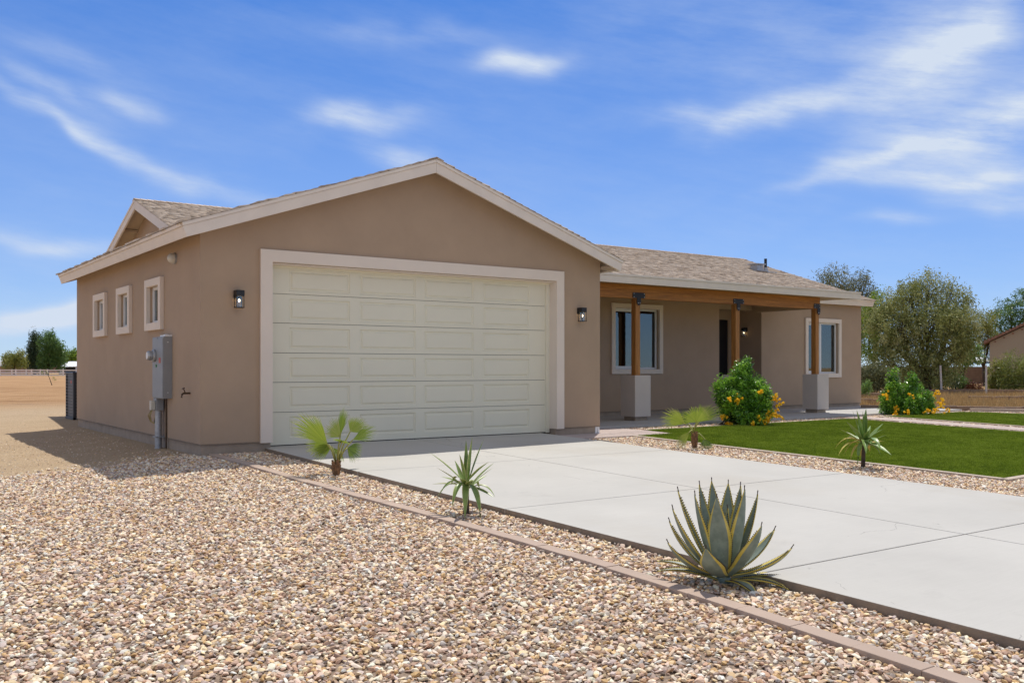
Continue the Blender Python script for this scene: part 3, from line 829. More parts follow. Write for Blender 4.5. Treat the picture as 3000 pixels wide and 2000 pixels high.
def build_walls():
    w = MB(); e = .055
    # garage front wall around the door opening
    w.prism([(-1.035, WB), (-.02, WB), (-.02, 2.66), (-1.035, 2.66)], 'y', 0, .25)
    w.prism([(5.19, WB), (6.20, WB), (6.20, 2.66), (5.19, 2.66)], 'y', 0, .25)
    w.prism([(-1.035, 2.66), (6.20, 2.66), (6.20, gtop(6.20) - e), (GXR, GZR - e), (-1.035, gtop(-1.035) - e)], 'y', 0, .25)
    # garage left wall with three window openings
    X0, X1 = -1.035, -.835; zt = gtop(-1.035) - e
    wins = [(1.89, 2.56), (3.79, 4.47), (5.61, 6.34)]; zb, zw = 1.845, 2.43
    ys = [.25]
    for a, b in wins:
        w.box(X0, X1, ys[-1], a, WB, zt); w.box(X0, X1, a, b, WB, zb); w.box(X0, X1, a, b, zw, zt); ys.append(b)
    w.box(X0, X1, ys[-1], 8.29, WB, zt)
    # back of the wing up to the main gable
    w.prism([(-.835, WB), (.65, WB), (.65, gtop(.65) - e), (-.835, gtop(-.835) - e)], 'y', 8.09, 8.29)
    # garage right wall
    w.box(6.0, 6.20, .25, 4.1, WB, gtop(6.2) - e)
    # main front wall with openings
    def fr(x0, x1, z0, z1): w.box(x0, x1, 4.1, 4.3, z0, z1)
    top = mtop(4.1) - .06
    fr(6.2, 10.19, WB, top); fr(10.19, 11.66, WB, 1.115); fr(10.19, 11.66, 2.60, top); fr(11.66, 13.88, WB, top)
    fr(15.57, 17.55, WB, top); fr(17.55, 18.98, WB, .985); fr(17.55, 18.98, 2.46, top); fr(18.98, 20.13, WB, top)
    # entry recess
    w.box(13.68, 13.88, 4.3, 5.1, 0, top); w.box(15.57, 15.77, 4.3, 5.1, 0, top)
    w.box(13.88, 14.42, 5.1, 5.3, 0, top); w.box(15.36, 15.57, 5.1, 5.3, 0, top); w.box(14.42, 15.36, 5.1, 5.3, 2.50, top)
    w.box(13.88, 15.57, 4.43, 4.63, 2.735, top)
    w.box(13.88, 15.57, 4.63, 5.1, 2.93, 2.99)
    # main end walls (gables) and back wall
    def gable(x0, x1):
        w.prism([(4.3, WB), (MYB - .5, WB), (MYB - .5, mtop(MYB - .5) - .06), (MYR, MZR - .06), (4.3, mtop(4.3) - .06)], 'x', x0, x1)
    gable(.65, .85); gable(19.93, 20.13)
    w.box(.85, 19.93, MYB - .7, MYB - .5, WB, mtop(MYB - .5) - .06)
    w.build('stucco_wall', STUCCO, HOUSE)
    # exposed foundation
    p = MB(); i = .022
    p.box(-1.035 + i, -.02, i, .2, -.35, WB); p.box(5.19, 6.2 - i, i, .2, -.35, WB)
    p.box(-1.035 + i, -.85, .2, 8.29 - i, -.45, WB); p.box(-.85, .9, 8.1, 8.29 - i, -.45, WB)
    p.box(6.0, 6.2 - i, .2, 4.2, -.35, WB); p.box(6.2 - i, 13.88, 4.1 + i, 4.3, -.1, WB); p.box(15.57, 20.13 - i, 4.1 + i, 4.3, -.3, WB)
    p.box(19.95, 20.13 - i, 4.3, MYB - .5, -.3, WB); p.box(.65 + i, .85, 8.29, MYB - .5, -.4, WB)
    split(p, 'foundation', PLINTH, HOUSE)
    # dark weep screed line under the stucco
    s = MB()
    s.box(-1.041, -.02, -.006, .02, WB - .012, WB - .001); s.box(5.19, 6.206, -.006, .02, WB - .012, WB - .001)
    s.box(-1.041, -1.01, .02, 8.29, WB - .012, WB - .001); s.box(6.2, 13.88, 4.094, 4.12, WB - .012, WB - .001); s.box(15.57, 20.136, 4.094, 4.12, WB - .012, WB - .001)
    split(s, 'weep_screed', CONCSIDE, HOUSE)
    # strap anchor at the foundation corner by the path
    a = MB(); a.box(6.10, 6.15, .012, .02, -.07, .10); a.box(6.16, 6.2, .012, .02, -.07, .10); a.box(6.15, 6.16, .013, .019, .05, .10); a.box(6.15, 6.16, .013, .019, -.07, -.03)
    a.build('strap_anchor', WHITE, HOUSE)
build_walls()

def shingles(parent, name, o, u, v, n, ul, vl, keep=None, expo=.142):
    """courses of laminated tabs laid up a roof slope: o eave corner, u along, v up the slope, n normal"""
    o, u, v, n = (np.array(q, float) for q in (o, u, v, n))
    V = []; F = []; T = []
    k = 0; vv = -.02
    while vv < vl:
        uu = -rng.uniform(0, .3)
        base = rng.uniform(-.05, .05)
        while uu < ul:
            w = rng.uniform(.10, .30)
            a, b = max(uu, -.02), min(uu + w, ul + .02)
            uu += w
            if b <= a: continue
            if keep is not None and not keep(o + u * (a + b) / 2 + v * vv): continue
            thick = rng.random() < .5
            h0 = .016 + (.012 if thick else 0); h1 = .006 + (.004 if thick else 0)
            v1 = min(vv + expo + .01, vl + .01); ov = -.018 if thick else 0
            i = len(V)
            P = lambda s, t, h: o + u * s + v * t + n * h
            V += [P(a, vv + ov, 0), P(b, vv + ov, 0), P(a, vv + ov, h0), P(b, vv + ov, h0), P(a, v1, h1), P(b, v1, h1), P(a, v1, 0), P(b, v1, 0)]
            F += [(i, i + 1, i + 3, i + 2), (i + 2, i + 3, i + 5, i + 4), (i, i + 2, i + 4, i + 6), (i + 1, i + 7, i + 5, i + 3)]
            T += [float(np.clip(.62 + base + rng.normal(0, .2) - (.0 if thick else .12), 0, 1))] * 4
        vv += expo; k += 1
    # ridge and rake underlayment strip
    F = np.array(F)
    return np_mesh(name, np.array(V), F, SHINGLE, parent, tint=T)

def build_roofs():
    cs = math.hypot(1, SL); ms = math.hypot(1, MSL)
    # decks
    roof = MB(); t = .035
    roof.prism([(GX0 + .02, GZ0 + .02 * SL - t - .004), (GXR, GZR - t - .004), (GX1 - .02, GZ0 + .02 * SL - t - .004), (GX1 - .02, GZ0 + .02 * SL - .004), (GXR, GZR - .004), (GX0 + .02, GZ0 + .02 * SL - .004)], 'y', GY0 + .02, GY1 - .02)
    roof = roof.build('roof', SOFFIT, HOUSE)
    mroof = MB(); mroof.prism([(MY0 + .02, MZ0 + .02 * MSL - t - .004), (MYR, MZR - t - .004), (MYB - .02, MZ0 + .02 * MSL - t - .004), (MYB - .02, MZ0 + .02 * MSL - .004), (MYR, MZR - .004), (MY0 + .02, MZ0 + .02 * MSL - .004)], 'x', MX0 + .02, MX1 - .02)
    mroof = mroof.build('roof', SOFFIT, HOUSE)
    # shingles
    shingles(roof, 'shingles', (GX0, GY0, GZ0), (0, 1, 0), (1 / cs, 0, SL / cs), (-SL / cs, 0, 1 / cs), GY1 - GY0, (GXR - GX0) * cs)
    shingles(roof, 'shingles', (GX1, GY0, GZ0), (0, 1, 0), (-1 / cs, 0, SL / cs), (SL / cs, 0, 1 / cs), 7.6 - GY0, (GX1 - GXR) * cs)
    shingles(mroof, 'shingles', (MX0, MY0, MZ0), (1, 0, 0), (0, 1 / ms, MSL / ms), (0, -MSL / ms, 1 / ms), MX1 - MX0, (MYR - MY0) * ms,
             keep=lambda p: p[2] > gtop(p[0]) - .1 if p[0] < GX1 else True)
    # ridge caps
    cap = MB(); tints = []
    def caps(p, d, L, sl, up):
        k = 0
        while k * .14 < L:
            a = Vector(p) + Vector(d) * (k * .14); b = a + Vector(d) * .17
            s = Vector(d).cross(Vector((0, 0, 1)))
            for sg in (1, -1):
                q = [a + s * sg * .0, b + s * sg * .0, b + s * sg * .13 - Vector((0, 0, .13 * sl)), a + s * sg * .13 - Vector((0, 0, .13 * sl))]
                h = [.036, .026, .026, .036]
                q = [Vector(v) + Vector((0, 0, hh)) for v, hh in zip(q, h)]
                qb = [v - Vector((0, 0, .012)) for v in q]
                cap.add(q + qb, [(0, 1, 2, 3), (7, 6, 5, 4), (0, 3, 7, 4), (2, 3, 7, 6)]); tints.extend([random.uniform(.3, .8)] * 4)
            k += 1
    caps((MX0 - .01, MYR, MZR), (1, 0, 0), MX1 - MX0, MSL, None)
    n0 = len(tints); cap.t = tints
    cap.build('ridge_cap', SHINGLE, mroof)
    cap = MB(); tints = []
    def caps2(p, d, L, sl):
        k = 0
        while k * .14 < L:
            a = Vector(p) + Vector(d) * (k * .14); b = a + Vector(d) * .17
            s = Vector(d).cross(Vector((0, 0, 1)))
            for sg in (1, -1):
                q = [a, b, b + s * sg * .13 - Vector((0, 0, .13 * sl)), a + s * sg * .13 - Vector((0, 0, .13 * sl))]
                q = [Vector(v) + Vector((0, 0, hh)) for v, hh in zip(q, [.036, .026, .026, .036])]
                qb = [v - Vector((0, 0, .012)) for v in q]
                cap.add(q + qb, [(0, 1, 2, 3), (7, 6, 5, 4), (0, 3, 7, 4), (2, 3, 7, 6)]); tints.extend([random.uniform(.3, .8)] * 4)
            k += 1
    caps2((GXR, GY0 - .01, GZR), (0, 1, 0), 7.6, SL); cap.t = tints
    cap.build('ridge_cap', SHINGLE, roof)

    # fascias: board plus a thin drip strip on top
    f = MB(); D = .20
    def rake(p0, p1, up, outw):
        f.beam(p0, p1, up, -D, -.052, *( (0, .04) if outw > 0 else (-.04, 0)))
        f.beam(p0, p1, up, -.050, -.002, *((0, .056) if outw > 0 else (-.056, 0)))
    # garage gable, front and back: mitred at the ridge, ends cut square to the slope
    def gable_boards(axis, c0, zc, l0, zl, r0, zr, sl, a_in, a_out):
        k = math.hypot(1, sl)
        for (x, z, sg) in ((l0, zl, 1), (r0, zr, -1)):
            if x is None: continue
            for d0, d1, a0 in ((.002, .050, a_out[1]), (.052, D, a_out[0])):
                v0, v1 = d0 * k, d1 * k      # vertical offsets
                e0 = (x + sg * d0 * sl / k, z - d0 / k); e1 = (x + sg * d1 * sl / k, z - d1 / k)
                poly = [e1, (c0 - sg * .0015, zc - v1), (c0 - sg * .0015, zc - v0), e0]
                if sg < 0: poly = poly[::-1]
                f.prism(poly, axis, min(a0, a_in), max(a0, a_in))
    gable_boards('y', GXR, GZR, GX0, GZ0, GX1, GZ0, SL, GY0 + .04, (GY0, GY0 - .014))
    gable_boards('y', GXR, GZR, GX0, GZ0, None, 0, SL, GY1 - .04, (GY1, GY1 + .014))
    # garage eaves (perpendicular to the slope)
    nl = (-SL / cs, 0, 1 / cs)
    f.beam((GX0 + .04, GY0 + .042, GZ0 + .04 * SL), (GX0 + .04, GY1 - .042, GZ0 + .04 * SL), nl, -D + .003, -.052, -.043, 0)
    f.beam((GX0 + .04, GY0 + .042, GZ0 + .04 * SL), (GX0 + .04, GY1 - .042, GZ0 + .04 * SL), nl, -.050, -.004, -.058, 0)
    nr = (SL / cs, 0, 1 / cs)
    f.beam((GX1 - .04, GY0 + .042, GZ0 + .04 * SL), (GX1 - .04, 3.9, GZ0 + .04 * SL), nr, -D + .003, -.052, 0, .043)
    f.beam((GX1 - .04, GY0 + .042, GZ0 + .04 * SL), (GX1 - .04, 3.9, GZ0 + .04 * SL), nr, -.050, -.004, 0, .058)
    # main left gable (faces -X) and right gable
    gable_boards('x', MYR, MZR, MY0, MZ0, MYB, MZ0, MSL, MX0 + .04, (MX0, MX0 - .014))
    gable_boards('x', MYR, MZR, MY0, MZ0, MYB, MZ0, MSL, MX1 - .04, (MX1, MX1 + .014))
    # main front eave right of the porch
    ne = (0, -MSL / ms, 1 / ms)
    f.beam((14.0, MY0 + .04, MZ0 + .04 * MSL), (MX1 - .042, MY0 + .04, MZ0 + .04 * MSL), ne, -D + .003, -.052, 0, .043)
    f.beam((14.0, MY0 + .04, MZ0 + .04 * MSL), (MX1 - .042, MY0 + .04, MZ0 + .04 * MSL), ne, -.050, -.004, 0, .058)
    # porch fascia (front) and right end
    f.box(6.47, 16.46, 1.60, 1.64, 2.915, 3.058); f.box(6.47, 16.46, 1.585, 1.64, 3.06, 3.105)
    f.hexa([(16.42, 1.64, 2.915), (16.46, 1.64, 2.915), (16.46, 4.0, 3.08), (16.42, 4.0, 3.08), (16.42, 1.64, 3.10), (16.46, 1.64, 3.10), (16.46, 4.0, 3.27), (16.42, 4.0, 3.27)])
    f.build('fascia', FASCIA, HOUSE, bevel=.003)
    # lookouts and soffit returns at the gable ends
    s = MB()
    for x in (GX1 - .05,):
        s.box(6.20, 6.37, GY0 + .05, -.02, 2.93, 2.985)
    s.beam((.34, 11.6, mtop(11.6) - .045), (.66, 11.6, mtop(11.6) - .045), (0, 0, 1), -.06, 0, -.04, .04)
    s.beam((.34, 10.2, mtop(10.2) - .045), (.66, 10.2, mtop(10.2) - .045), (0, 0, 1), -.06, 0, -.04, .04)
    split(s, 'lookout', SOFFIT, HOUSE)
    # porch roof: low slope deck with shingles on top, boarded soffit under it
    pr = MB()
    pr.hexa([(6.2, 1.64, 2.955), (16.42, 1.64, 2.955), (16.42, 4.1, 2.955), (6.2, 4.1, 2.955), (6.2, 1.64, 3.10), (16.42, 1.64, 3.10), (16.42, 4.1, 3.27), (6.2, 4.1, 3.27)])
    pr = pr.build('porch_roof', SHINGLE, HOUSE)
    # vents on the roof
    v = MB(); z = mtop(6.95)
    v.box(18.64, 18.92, 6.82, 7.10, z - .05, z + .19); v.box(18.57, 18.99, 6.76, 7.16, z + .19, z + .225); v.box(18.5, 19.06, 6.7, 6.84, z - .03, z - .005)
    v.build('roof_vent', GALV, HOUSE, bevel=.006)
    v = MB(); v.tube([(19.23, 6.98, z - .02), (19.23, 6.98, z + .42)], .045, 14); v.build('vent_pipe', BLACK, HOUSE)
    v = MB(); v.tube([(19.23, 6.98, z - .02), (19.23, 6.98, z + .06), (19.23, 6.98, z + .14)], [.11, .075, .055], 14); v.box(19.05, 19.55, 6.78, 6.96, z - .045, z - .012); v.build('pipe_flashing', GALV, HOUSE)
build_roofs()

def build_garage_door():
    tr = MB(); y0 = -.05
    tr.prism([(-.19, WB - .02), (-.012, WB - .02), (-.012, 2.668), (5.17, 2.668), (5.17, WB - .02), (5.335, WB - .02), (5.335, 2.845), (-.19, 2.845)], 'y', y0, 0.0)
    # returns lining the opening
    tr.box(5.168, 5.192, 0.0, .19, WB - .02, 2.668); tr.box(-.022, -.012, 0.0, .19, WB - .02, 2.668); tr.box(-.012, 5.168, 0, .19, 2.645, 2.668)
    tr.build('door_surround', TRIM, HOUSE, bevel=.006)
    d = MB(); yf = .20
    zs = [.006, .497, .936, 1.369, 1.808, 2.236, 2.66]
    px = [(.337, 1.318), (1.486, 2.477), (2.635, 3.59), (3.776, 4.751)]
    X0, X1 = -.03, 5.105; g = .0035
    for k in range(6):
        z0, z1 = zs[k] + g, zs[k + 1] - g
        pt = zs[k + 1] - .066; pb = pt - .315
        q = lambda xa, xb, za, zb, y=yf: d.add([(xa, y, za), (xb, y, za), (xb, y, zb), (xa, y, zb)], [(0, 1, 2, 3)])
        xx = X0
        for a, b in px:
            q(xx, a, z0, z1); q(a, b, z0, pb); q(a, b, pt, z1)
            rings = [(0, 0), (.014, .018), (.030, .019), (.052, .002)]
            R = []
            for off, dep in rings:
                R.append([(a + off, yf + dep, pb + off), (b - off, yf + dep, pb + off), (b - off, yf + dep, pt - off), (a + off, yf + dep, pt - off)])
            for r0, r1 in zip(R, R[1:]):
                for i in range(4):
                    j = (i + 1) % 4
                    d.add([r0[i], r0[j], r1[j], r1[i]], [(0, 1, 2, 3)])
            d.add(R[-1], [(0, 1, 2, 3)])
            xx = b
        q(xx, X1, z0, z1)
        d.add([(X0, yf, z1), (X1, yf, z1), (X1, yf + .04, z1), (X0, yf + .04, z1)], [(0, 1, 2, 3)])
        d.add([(X0, yf + .04, z0), (X1, yf + .04, z0), (X1, yf, z0), (X0, yf, z0)], [(0, 1, 2, 3)])
    door = d.build('garage_door', DOORM, HOUSE)
    b = MB(); b.box(X0, X1, yf + .035, yf + .05, .0, 2.70); b.box(X0, X1, yf - .006, yf + .035, -.004, .017); b.build('bottom_seal', DARK, door)
    j = MB(); j.box(5.095, 5.168, .165, .205, 0.005, 2.66); j.box(-.012, .03, .165, .196, .005, 2.66); j.box(.03, 5.095, .165, .196, 2.615, 2.645); j.build('door_stop', DOORM, HOUSE)
build_garage_door()

def frame_rect(mb, a, b, z0, z1, bw, lo, hi, face):
    """rectangular frame; face 'y' = lies in an XZ plane between y lo..hi, 'x' = lies in a YZ plane"""
    def bx(p, q, u, v):
        if face == 'y': mb.box(p, q, lo, hi, u, v)
        else: mb.box(lo, hi, p, q, u, v)
    bx(a, a + bw, z0, z1); bx(b - bw, b, z0, z1); bx(a + bw, b - bw, z0, z0 + bw); bx(a + bw, b - bw, z1 - bw, z1)

def build_windows():
    # three narrow windows on the garage side
    for (a, b), zb, zt in (((1.89, 2.56), 1.845, 2.43), ((3.79, 4.47), 1.845, 2.43), ((5.61, 6.34), 1.845, 2.43)):
        t = MB(); frame_rect(t, a - .12, b + .12, zb - .11, zt + .115, .12, -1.10, -1.034, 'x')
        tr = t.build('window', TRIM, HOUSE, bevel=.008)
        f = MB(); frame_rect(f, a, b, zb, zt, .05, -1.0, -.95, 'x'); ym = a + (b - a) * .5; f.box(-.985, -.955, ym - .02, ym + .02, zb + .05, zt - .05)
        f.build('window_frame', WHITE, tr, bevel=.004)
        g = MB(); g.box(-.974, -.968, a + .05, b - .05, zb + .05, zt - .05); g.build('pane', GLASS, tr)
        r = MB(); r.box(-.84, -.83, a - .1, b + .1, zb - .1, zt + .1); r.build('blind', CURTAIN, tr)
    # two porch windows
    for n_, (a, b, zb, zt, bw) in enumerate(((10.19, 11.66, 1.115, 2.60, .118), (17.55, 18.98, .985, 2.46, .118))):
        t = MB(); frame_rect(t, a - bw, b + bw, zb - bw, zt + bw, bw, 4.045, 4.101, 'y')
        tr = t.build('window', TRIM, HOUSE, bevel=.008)
        f = MB(); frame_rect(f, a, b, zb, zt, .045, 4.16, 4.22, 'y'); xm = (a + b) / 2
        f.box(xm - .03, xm + .03, 4.17, 4.21, zb + .045, zt - .045)
        frame_rect(f, a + .045, xm - .03, zb + .045, zt - .045, .03, 4.185, 4.205, 'y')
        f.build('window_frame', WHITE, tr, bevel=.004)
        g = MB(); g.box(a + .045, b - .045, 4.188, 4.194, zb + .045, zt - .045); g.build('pane', GLASS, tr)
        # dim room and a hanging curtain behind the glass
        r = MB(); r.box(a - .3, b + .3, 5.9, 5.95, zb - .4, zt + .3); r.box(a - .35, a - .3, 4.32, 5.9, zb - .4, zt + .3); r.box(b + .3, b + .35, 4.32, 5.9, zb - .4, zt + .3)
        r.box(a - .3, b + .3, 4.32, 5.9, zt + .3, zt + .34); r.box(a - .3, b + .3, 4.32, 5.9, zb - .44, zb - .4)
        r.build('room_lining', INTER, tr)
        c = MB(); n = 60; x0, x1 = (a + .02, a + .55) if n_ == 0 else (b - .42, b - .02)
        pts = [(x0 + (x1 - x0) * i / n, 4.42 + .03 * math.sin(i * 1.1) + .012 * math.sin(i * 2.7)) for i in range(n + 1)]
        for p, q in zip(pts, pts[1:]):
            c.add([(p[0], p[1], zb - .2), (q[0], q[1], zb - .2), (q[0], q[1], zt + .2), (p[0], p[1], zt + .2)], [(0, 1, 2, 3)])
        c.build('curtain', CURTAIN, tr, smooth=True)
build_windows()

def build_porch():
    d = MB(); d.box(14.42, 15.36, 5.14, 5.19, .01, 2.50); dr = d.build('front_door', DOORBLK, HOUSE)
    h = MB(); h.tube([(15.26, 5.14, 1.0), (15.26, 5.08, 1.0), (15.16, 5.08, 1.0)], .011, 8); h.box(15.235, 15.285, 5.13, 5.141, .93, 1.12); h.build('handle', BLACK, dr)
    # long front beam, laid up from planks, with lap joints over the posts
    b = MB(); b.box(6.21, 12.30, 2.09, 2.23, 2.655, 2.945); b.box(12.302, 15.43, 2.09, 2.23, 2.655, 2.945)
    b = b.build('porch_beam', WOODX, HOUSE, bevel=.006)
    rb = MB(); rb.box(15.30, 15.42, 2.235, 4.1, 2.66, 2.945); rb.build('return_beam', STUCCO, HOUSE, bevel=.006)
    s = MB(); s.box(6.22, 16.41, 1.66, 4.09, 2.947, 2.954); s.build('porch_ceiling', WOODS, HOUSE)
    # three columns
    for i, (px, pcx) in enumerate(((9.112, 9.157), (12.33, 12.40), (15.352, 15.44))):
        p = MB(); p.box(px - .068, px + .068, 2.115, 2.255, .97, 2.654)
        post = p.build('porch_post', WOODZ, HOUSE, bevel=.006)
        c = MB(); cy = 2.235; h = .232
        c.box(pcx - h, pcx + h, cy - h, cy + h, .085, .985); c.build('pier', PIER, post, bevel=.010)
        f = MB(); f.box(pcx - h + .055, pcx + h - .055, cy - h + .055, cy + h - .055, 0.0, .085); f.build('pier_foot', PLINTH, post)
        k = MB(); y0, y1 = 2.078, 2.0895
        zc = 2.71; W = .185; H = .055
        # T plate with rounded ends (L at the last post)
        def rnd(x0, x1, z0, z1, left, right, bottom=False):
            pts = []
            r = .022
            def arc(cx, cz, a0, a1):
                return [(cx + r * math.cos(a), cz + r * math.sin(a)) for a in np.linspace(a0, a1, 5)]
            pts += arc(x1 - r, z1 - r, math.pi / 2, 0) if right else [(x1, z1)]
            if bottom:
                pts += [(x1, z0 + .045), ((x0 + x1) / 2 + .012, z0), ((x0 + x1) / 2 - .012, z0), (x0, z0 + .045)]
            else:
                pts += arc(x1 - r, z0 + r, 0, -math.pi / 2) if right else [(x1, z0)]
                pts += arc(x0 + r, z0 + r, -math.pi / 2, -math.pi) if left else [(x0, z0)]
            pts += arc(x0 + r, z1 - r, math.pi, math.pi / 2) if left else [(x0, z1)]
            k.prism(pts[::-1], 'y', y0, y1)
        xr = W if i < 2 else .075
        rnd(px - W, px + xr, zc - .045, zc + .075, True, i < 2)
        rnd(px - .058 if i < 2 else px - .04, px + .058 if i < 2 else px + .075, zc - .205, zc - .0452, False, False, True)
        br = k.build('bracket', BLACK, post, bevel=.002)
        bl = MB()
        for (bx, bz) in ((-W + .035, .05), (-W + .035, -.02), (xr - .03, .05), (xr - .03, -.02), (-.028 if i < 2 else -.01, -.15), (.028 if i < 2 else .045, -.15)):
            bl.tube([(px + bx, y0 - .007, zc + bz), (px + bx, y0, zc + bz)], .0085, 6)
        split(bl, 'bolt', WHITE, post)
        # bevelled seat where the post meets the pier: nothing visible beyond a thin cap
build_porch()

# ------------------------------------------------------------------ things fixed to the walls
def wall_lamp(loc, out, label):
    """box-topped lantern; out = unit vector pointing away from the wall"""
    o = empty('wall_lamp', loc, label, 'lamp', 'black box lanterns on the house walls')
    ox, oy = out; sx, sy = -oy, ox
    def bx(mb, s0, s1, o0, o1, z0, z1):
        P = [(loc[0] + sx * s + ox * q, loc[1] + sy * s + oy * q) for s, q in ((s0, o0), (s1, o0), (s1, o1), (s0, o1))]
        mb.hexa([(x, y, loc[2] + z0) for x, y in P] + [(x, y, loc[2] + z1) for x, y in P])
    b = MB(); bx(b, -.055, .055, .0, .022, .015, .125); b.build('backplate', BLACK, o, bevel=.003)
    h = MB(); bx(h, -.058, .058, .024, .140, .045, .125); h.build('hood', BLACK, o, bevel=.004)
    f = MB()
    for s in (-.054, .046):
        for q in (.028, .128): bx(f, s, s + .008, q, q + .008, -.110, .045)
    bx(f, -.056, .056, .026, .138, -.122, -.110); f.build('frame', BLACK, o)
    g = MB(); cx, cy = loc[0] + ox * .082, loc[1] + oy * .082
    g.tube([(cx, cy, loc[2] - .108), (cx, cy, loc[2] + .044)], .040, 18, cap=False); g.build('glass_shade', LGLASS, o, smooth=True)
    e = MB(); e.tube([(cx, cy, loc[2] + .04), (cx, cy, loc[2] + .012)], .012, 8); e.build('socket', BLACK, o)
    u = MB(); u.ellipsoid((cx, cy, loc[2] - .018), (.012, .012, .022), 12, 8); u.build('bulb', BULB, o, smooth=True)
wall_lamp((-.515, -.001, 2.11), (0, -1), 'lit black lantern between the garage corner and the garage door')
wall_lamp((5.715, -.001, 2.095), (0, -1), 'lit black lantern on the narrow wall right of the garage door')
wall_lamp((15.569, 4.64, 2.14), (-1, 0), 'lit black lantern inside the dark entry recess behind the middle post')

def build_meter():
    o = empty('electric_panel', (-1.10, 1.62, .69), 'grey electrical service panel with a round glass meter on the garage side wall', 'electrical panel')
    b = MB(); b.box(-1.165, -1.034, 1.33, 1.91, .69, 1.615); b.build('cabinet', GREYM, o, bevel=.004)
    l = MB(); l.box(-1.175, -1.1655, 1.335, 1.62, .70, 1.585); l.build('cabinet_door', GREYM, o, bevel=.003)
    l = MB(); l.box(-1.172, -1.1655, 1.628, 1.905, .70, 1.605); l.build('meter_cover', GREYM, o, bevel=.003)
    c = MB(); c.box(-1.14, -1.034, 1.33, 1.60, 1.617, 1.64); c.ellipsoid((-1.08, 1.5, 1.635), (.04, .12, .02)); c.build('sealant_cap', WHITE, o)
    m = MB(); y, z = 1.77, 1.335
    m.tube([(-1.174, y, z), (-1.20, y, z), (-1.21, y, z)], [.095, .095, .085], 24); m.build('meter_ring', GALV, o, smooth=False)
    m = MB(); m.tube([(-1.21, y, z), (-1.265, y, z), (-1.285, y, z)], [.072, .072, .060], 24); m.build('meter_glass', GALV, o)
    m = MB(); m.tube([(-1.2855, y, z), (-1.289, y, z)], .055, 24); m.build('meter_face', WHITE, o)
    m = MB(); m.box(-1.179, -1.1755, 1.44, 1.53, 1.22, 1.30); m.build('warning_sticker', REDM, o)
    m = MB(); m.box(-1.185, -1.173, 1.66, 1.69, 1.16, 1.20); m.build('seal_tag', GREENM, o)
    m = MB()
    for z_ in (.78, 1.53): m.tube([(-1.10, 1.3295, z_), (-1.10, 1.323, z_)], .008, 8)
    split(m, 'screw', WHITE, o)
    p = MB(); p.tube([(-1.115, 1.78, -.2), (-1.115, 1.78, .69)], .052, 16)
    p.box(-1.18, -1.04, 1.70, 1.86, .09, .11); p.build('conduit', GALV, o)
    p = MB(); p.box(-1.17, -1.06, 1.70, 1.86, .50, .685); p.build('conduit_fitting', GREYM, o, bevel=.005)
    p = MB(); p.box(-1.235, -1.172, 1.74, 1.84, .51, .65); p.build('small_junction_box', PALEPL, o, bevel=.006)
    p = MB()
    for k in range(3):
        a = 1.80 + k * .03
        p.tube([(-1.20, a, .51), (-1.22 - .01 * k, a + .04, .42), (-1.20, a + .05, .33), (-1.16, a + .02, .30), (-1.15, a - .02, .40), (-1.14, a - .03, .5)], .006, 6)
    p.build('loose_wire', WIREY, o, smooth=True)
    p = MB(); p.tube([(-1.05, 1.60, .69), (-1.05, 1.60, -.1)], .012, 8); p.build('ground_wire', BRASS, o)
build_meter()

def build_small():
    o = empty('hose_bib', (-1.035, .45, .79), 'small dark brass hose tap low on the garage side wall near the corner', 'tap')
    b = MB(); b.tube([(-1.034, .45, .79), (-1.13, .45, .79), (-1.15, .45, .77), (-1.155, .45, .73)], [.014, .014, .016, .017], 10); b.build('spout', BRASS, o, smooth=True)
    b = MB(); b.tube([(-1.10, .45, .79), (-1.13, .45, .86)], .008, 8); b.tube([(-1.13, .41, .865), (-1.13, .49, .855)], .010, 8); b.build('tap_handle', BRASS, o)
    o = empty('floodlight', (-1.035, 1.15, 2.76), 'small pale bulkhead light high on the garage side wall under the eave', 'lamp')
    b = MB(); b.tube([(-1.034, 1.15, 2.76), (-1.065, 1.15, 2.76)], .082, 20); b.build('base', GALV, o)
    b = MB(); b.ellipsoid((-1.075, 1.15, 2.76), (.085, .068, .078), 16, 10); b.build('diffuser', PALEPL, o, smooth=True)
build_small()

def build_ac():
    x0, x1, y0, y1 = -.62, .30, 10.9, 11.82; zb = -.10
    o = empty('air_conditioner', ((x0 + x1) / 2, (y0 + y1) / 2, zb - .1), 'charcoal outdoor air conditioning unit with louvred sides behind the garage wing', 'air conditioner')
    p = MB(); p.box(x0 - .1, x1 + .1, y0 - .1, y1 + .1, zb - .15, zb + .02); p.build('pad', CONCSIDE, o, bevel=.01)
    b = MB(); b.box(x0 + .03, x1 - .03, y0 + .03, y1 - .03, zb + .02, 1.0); b.build('coil_core', ACM, o)
    c = MB()
    for x in (x0, x1 - .06):
        for y in (y0, y1 - .06): c.box(x, x + .06, y, y + .06, zb + .02, 1.0)
    c.box(x0 - .01, x1 + .01, y0 - .01, y1 + .01, 1.0, 1.05); c.box(x0, x1, y0, y1, zb + .021, zb + .09); c.build('casing', ACM, o, bevel=.008)
    l = MB(); k = 0
    z = zb + .13
    while z < .97:
        l.box(x0 - .006, x0 + .012, y0 + .061, y1 - .061, z, z + .010); l.box(x0 + .061, x1 - .061, y0 - .006, y0 + .012, z, z + .012); z += .072
    l.build('louvre', ACL, o)
    m = MB(); m.box(x0 - .012, x0 - .007, y0 + .14, y0 + .24, .78, .85); m.build('badge', REDM, o)
build_ac()

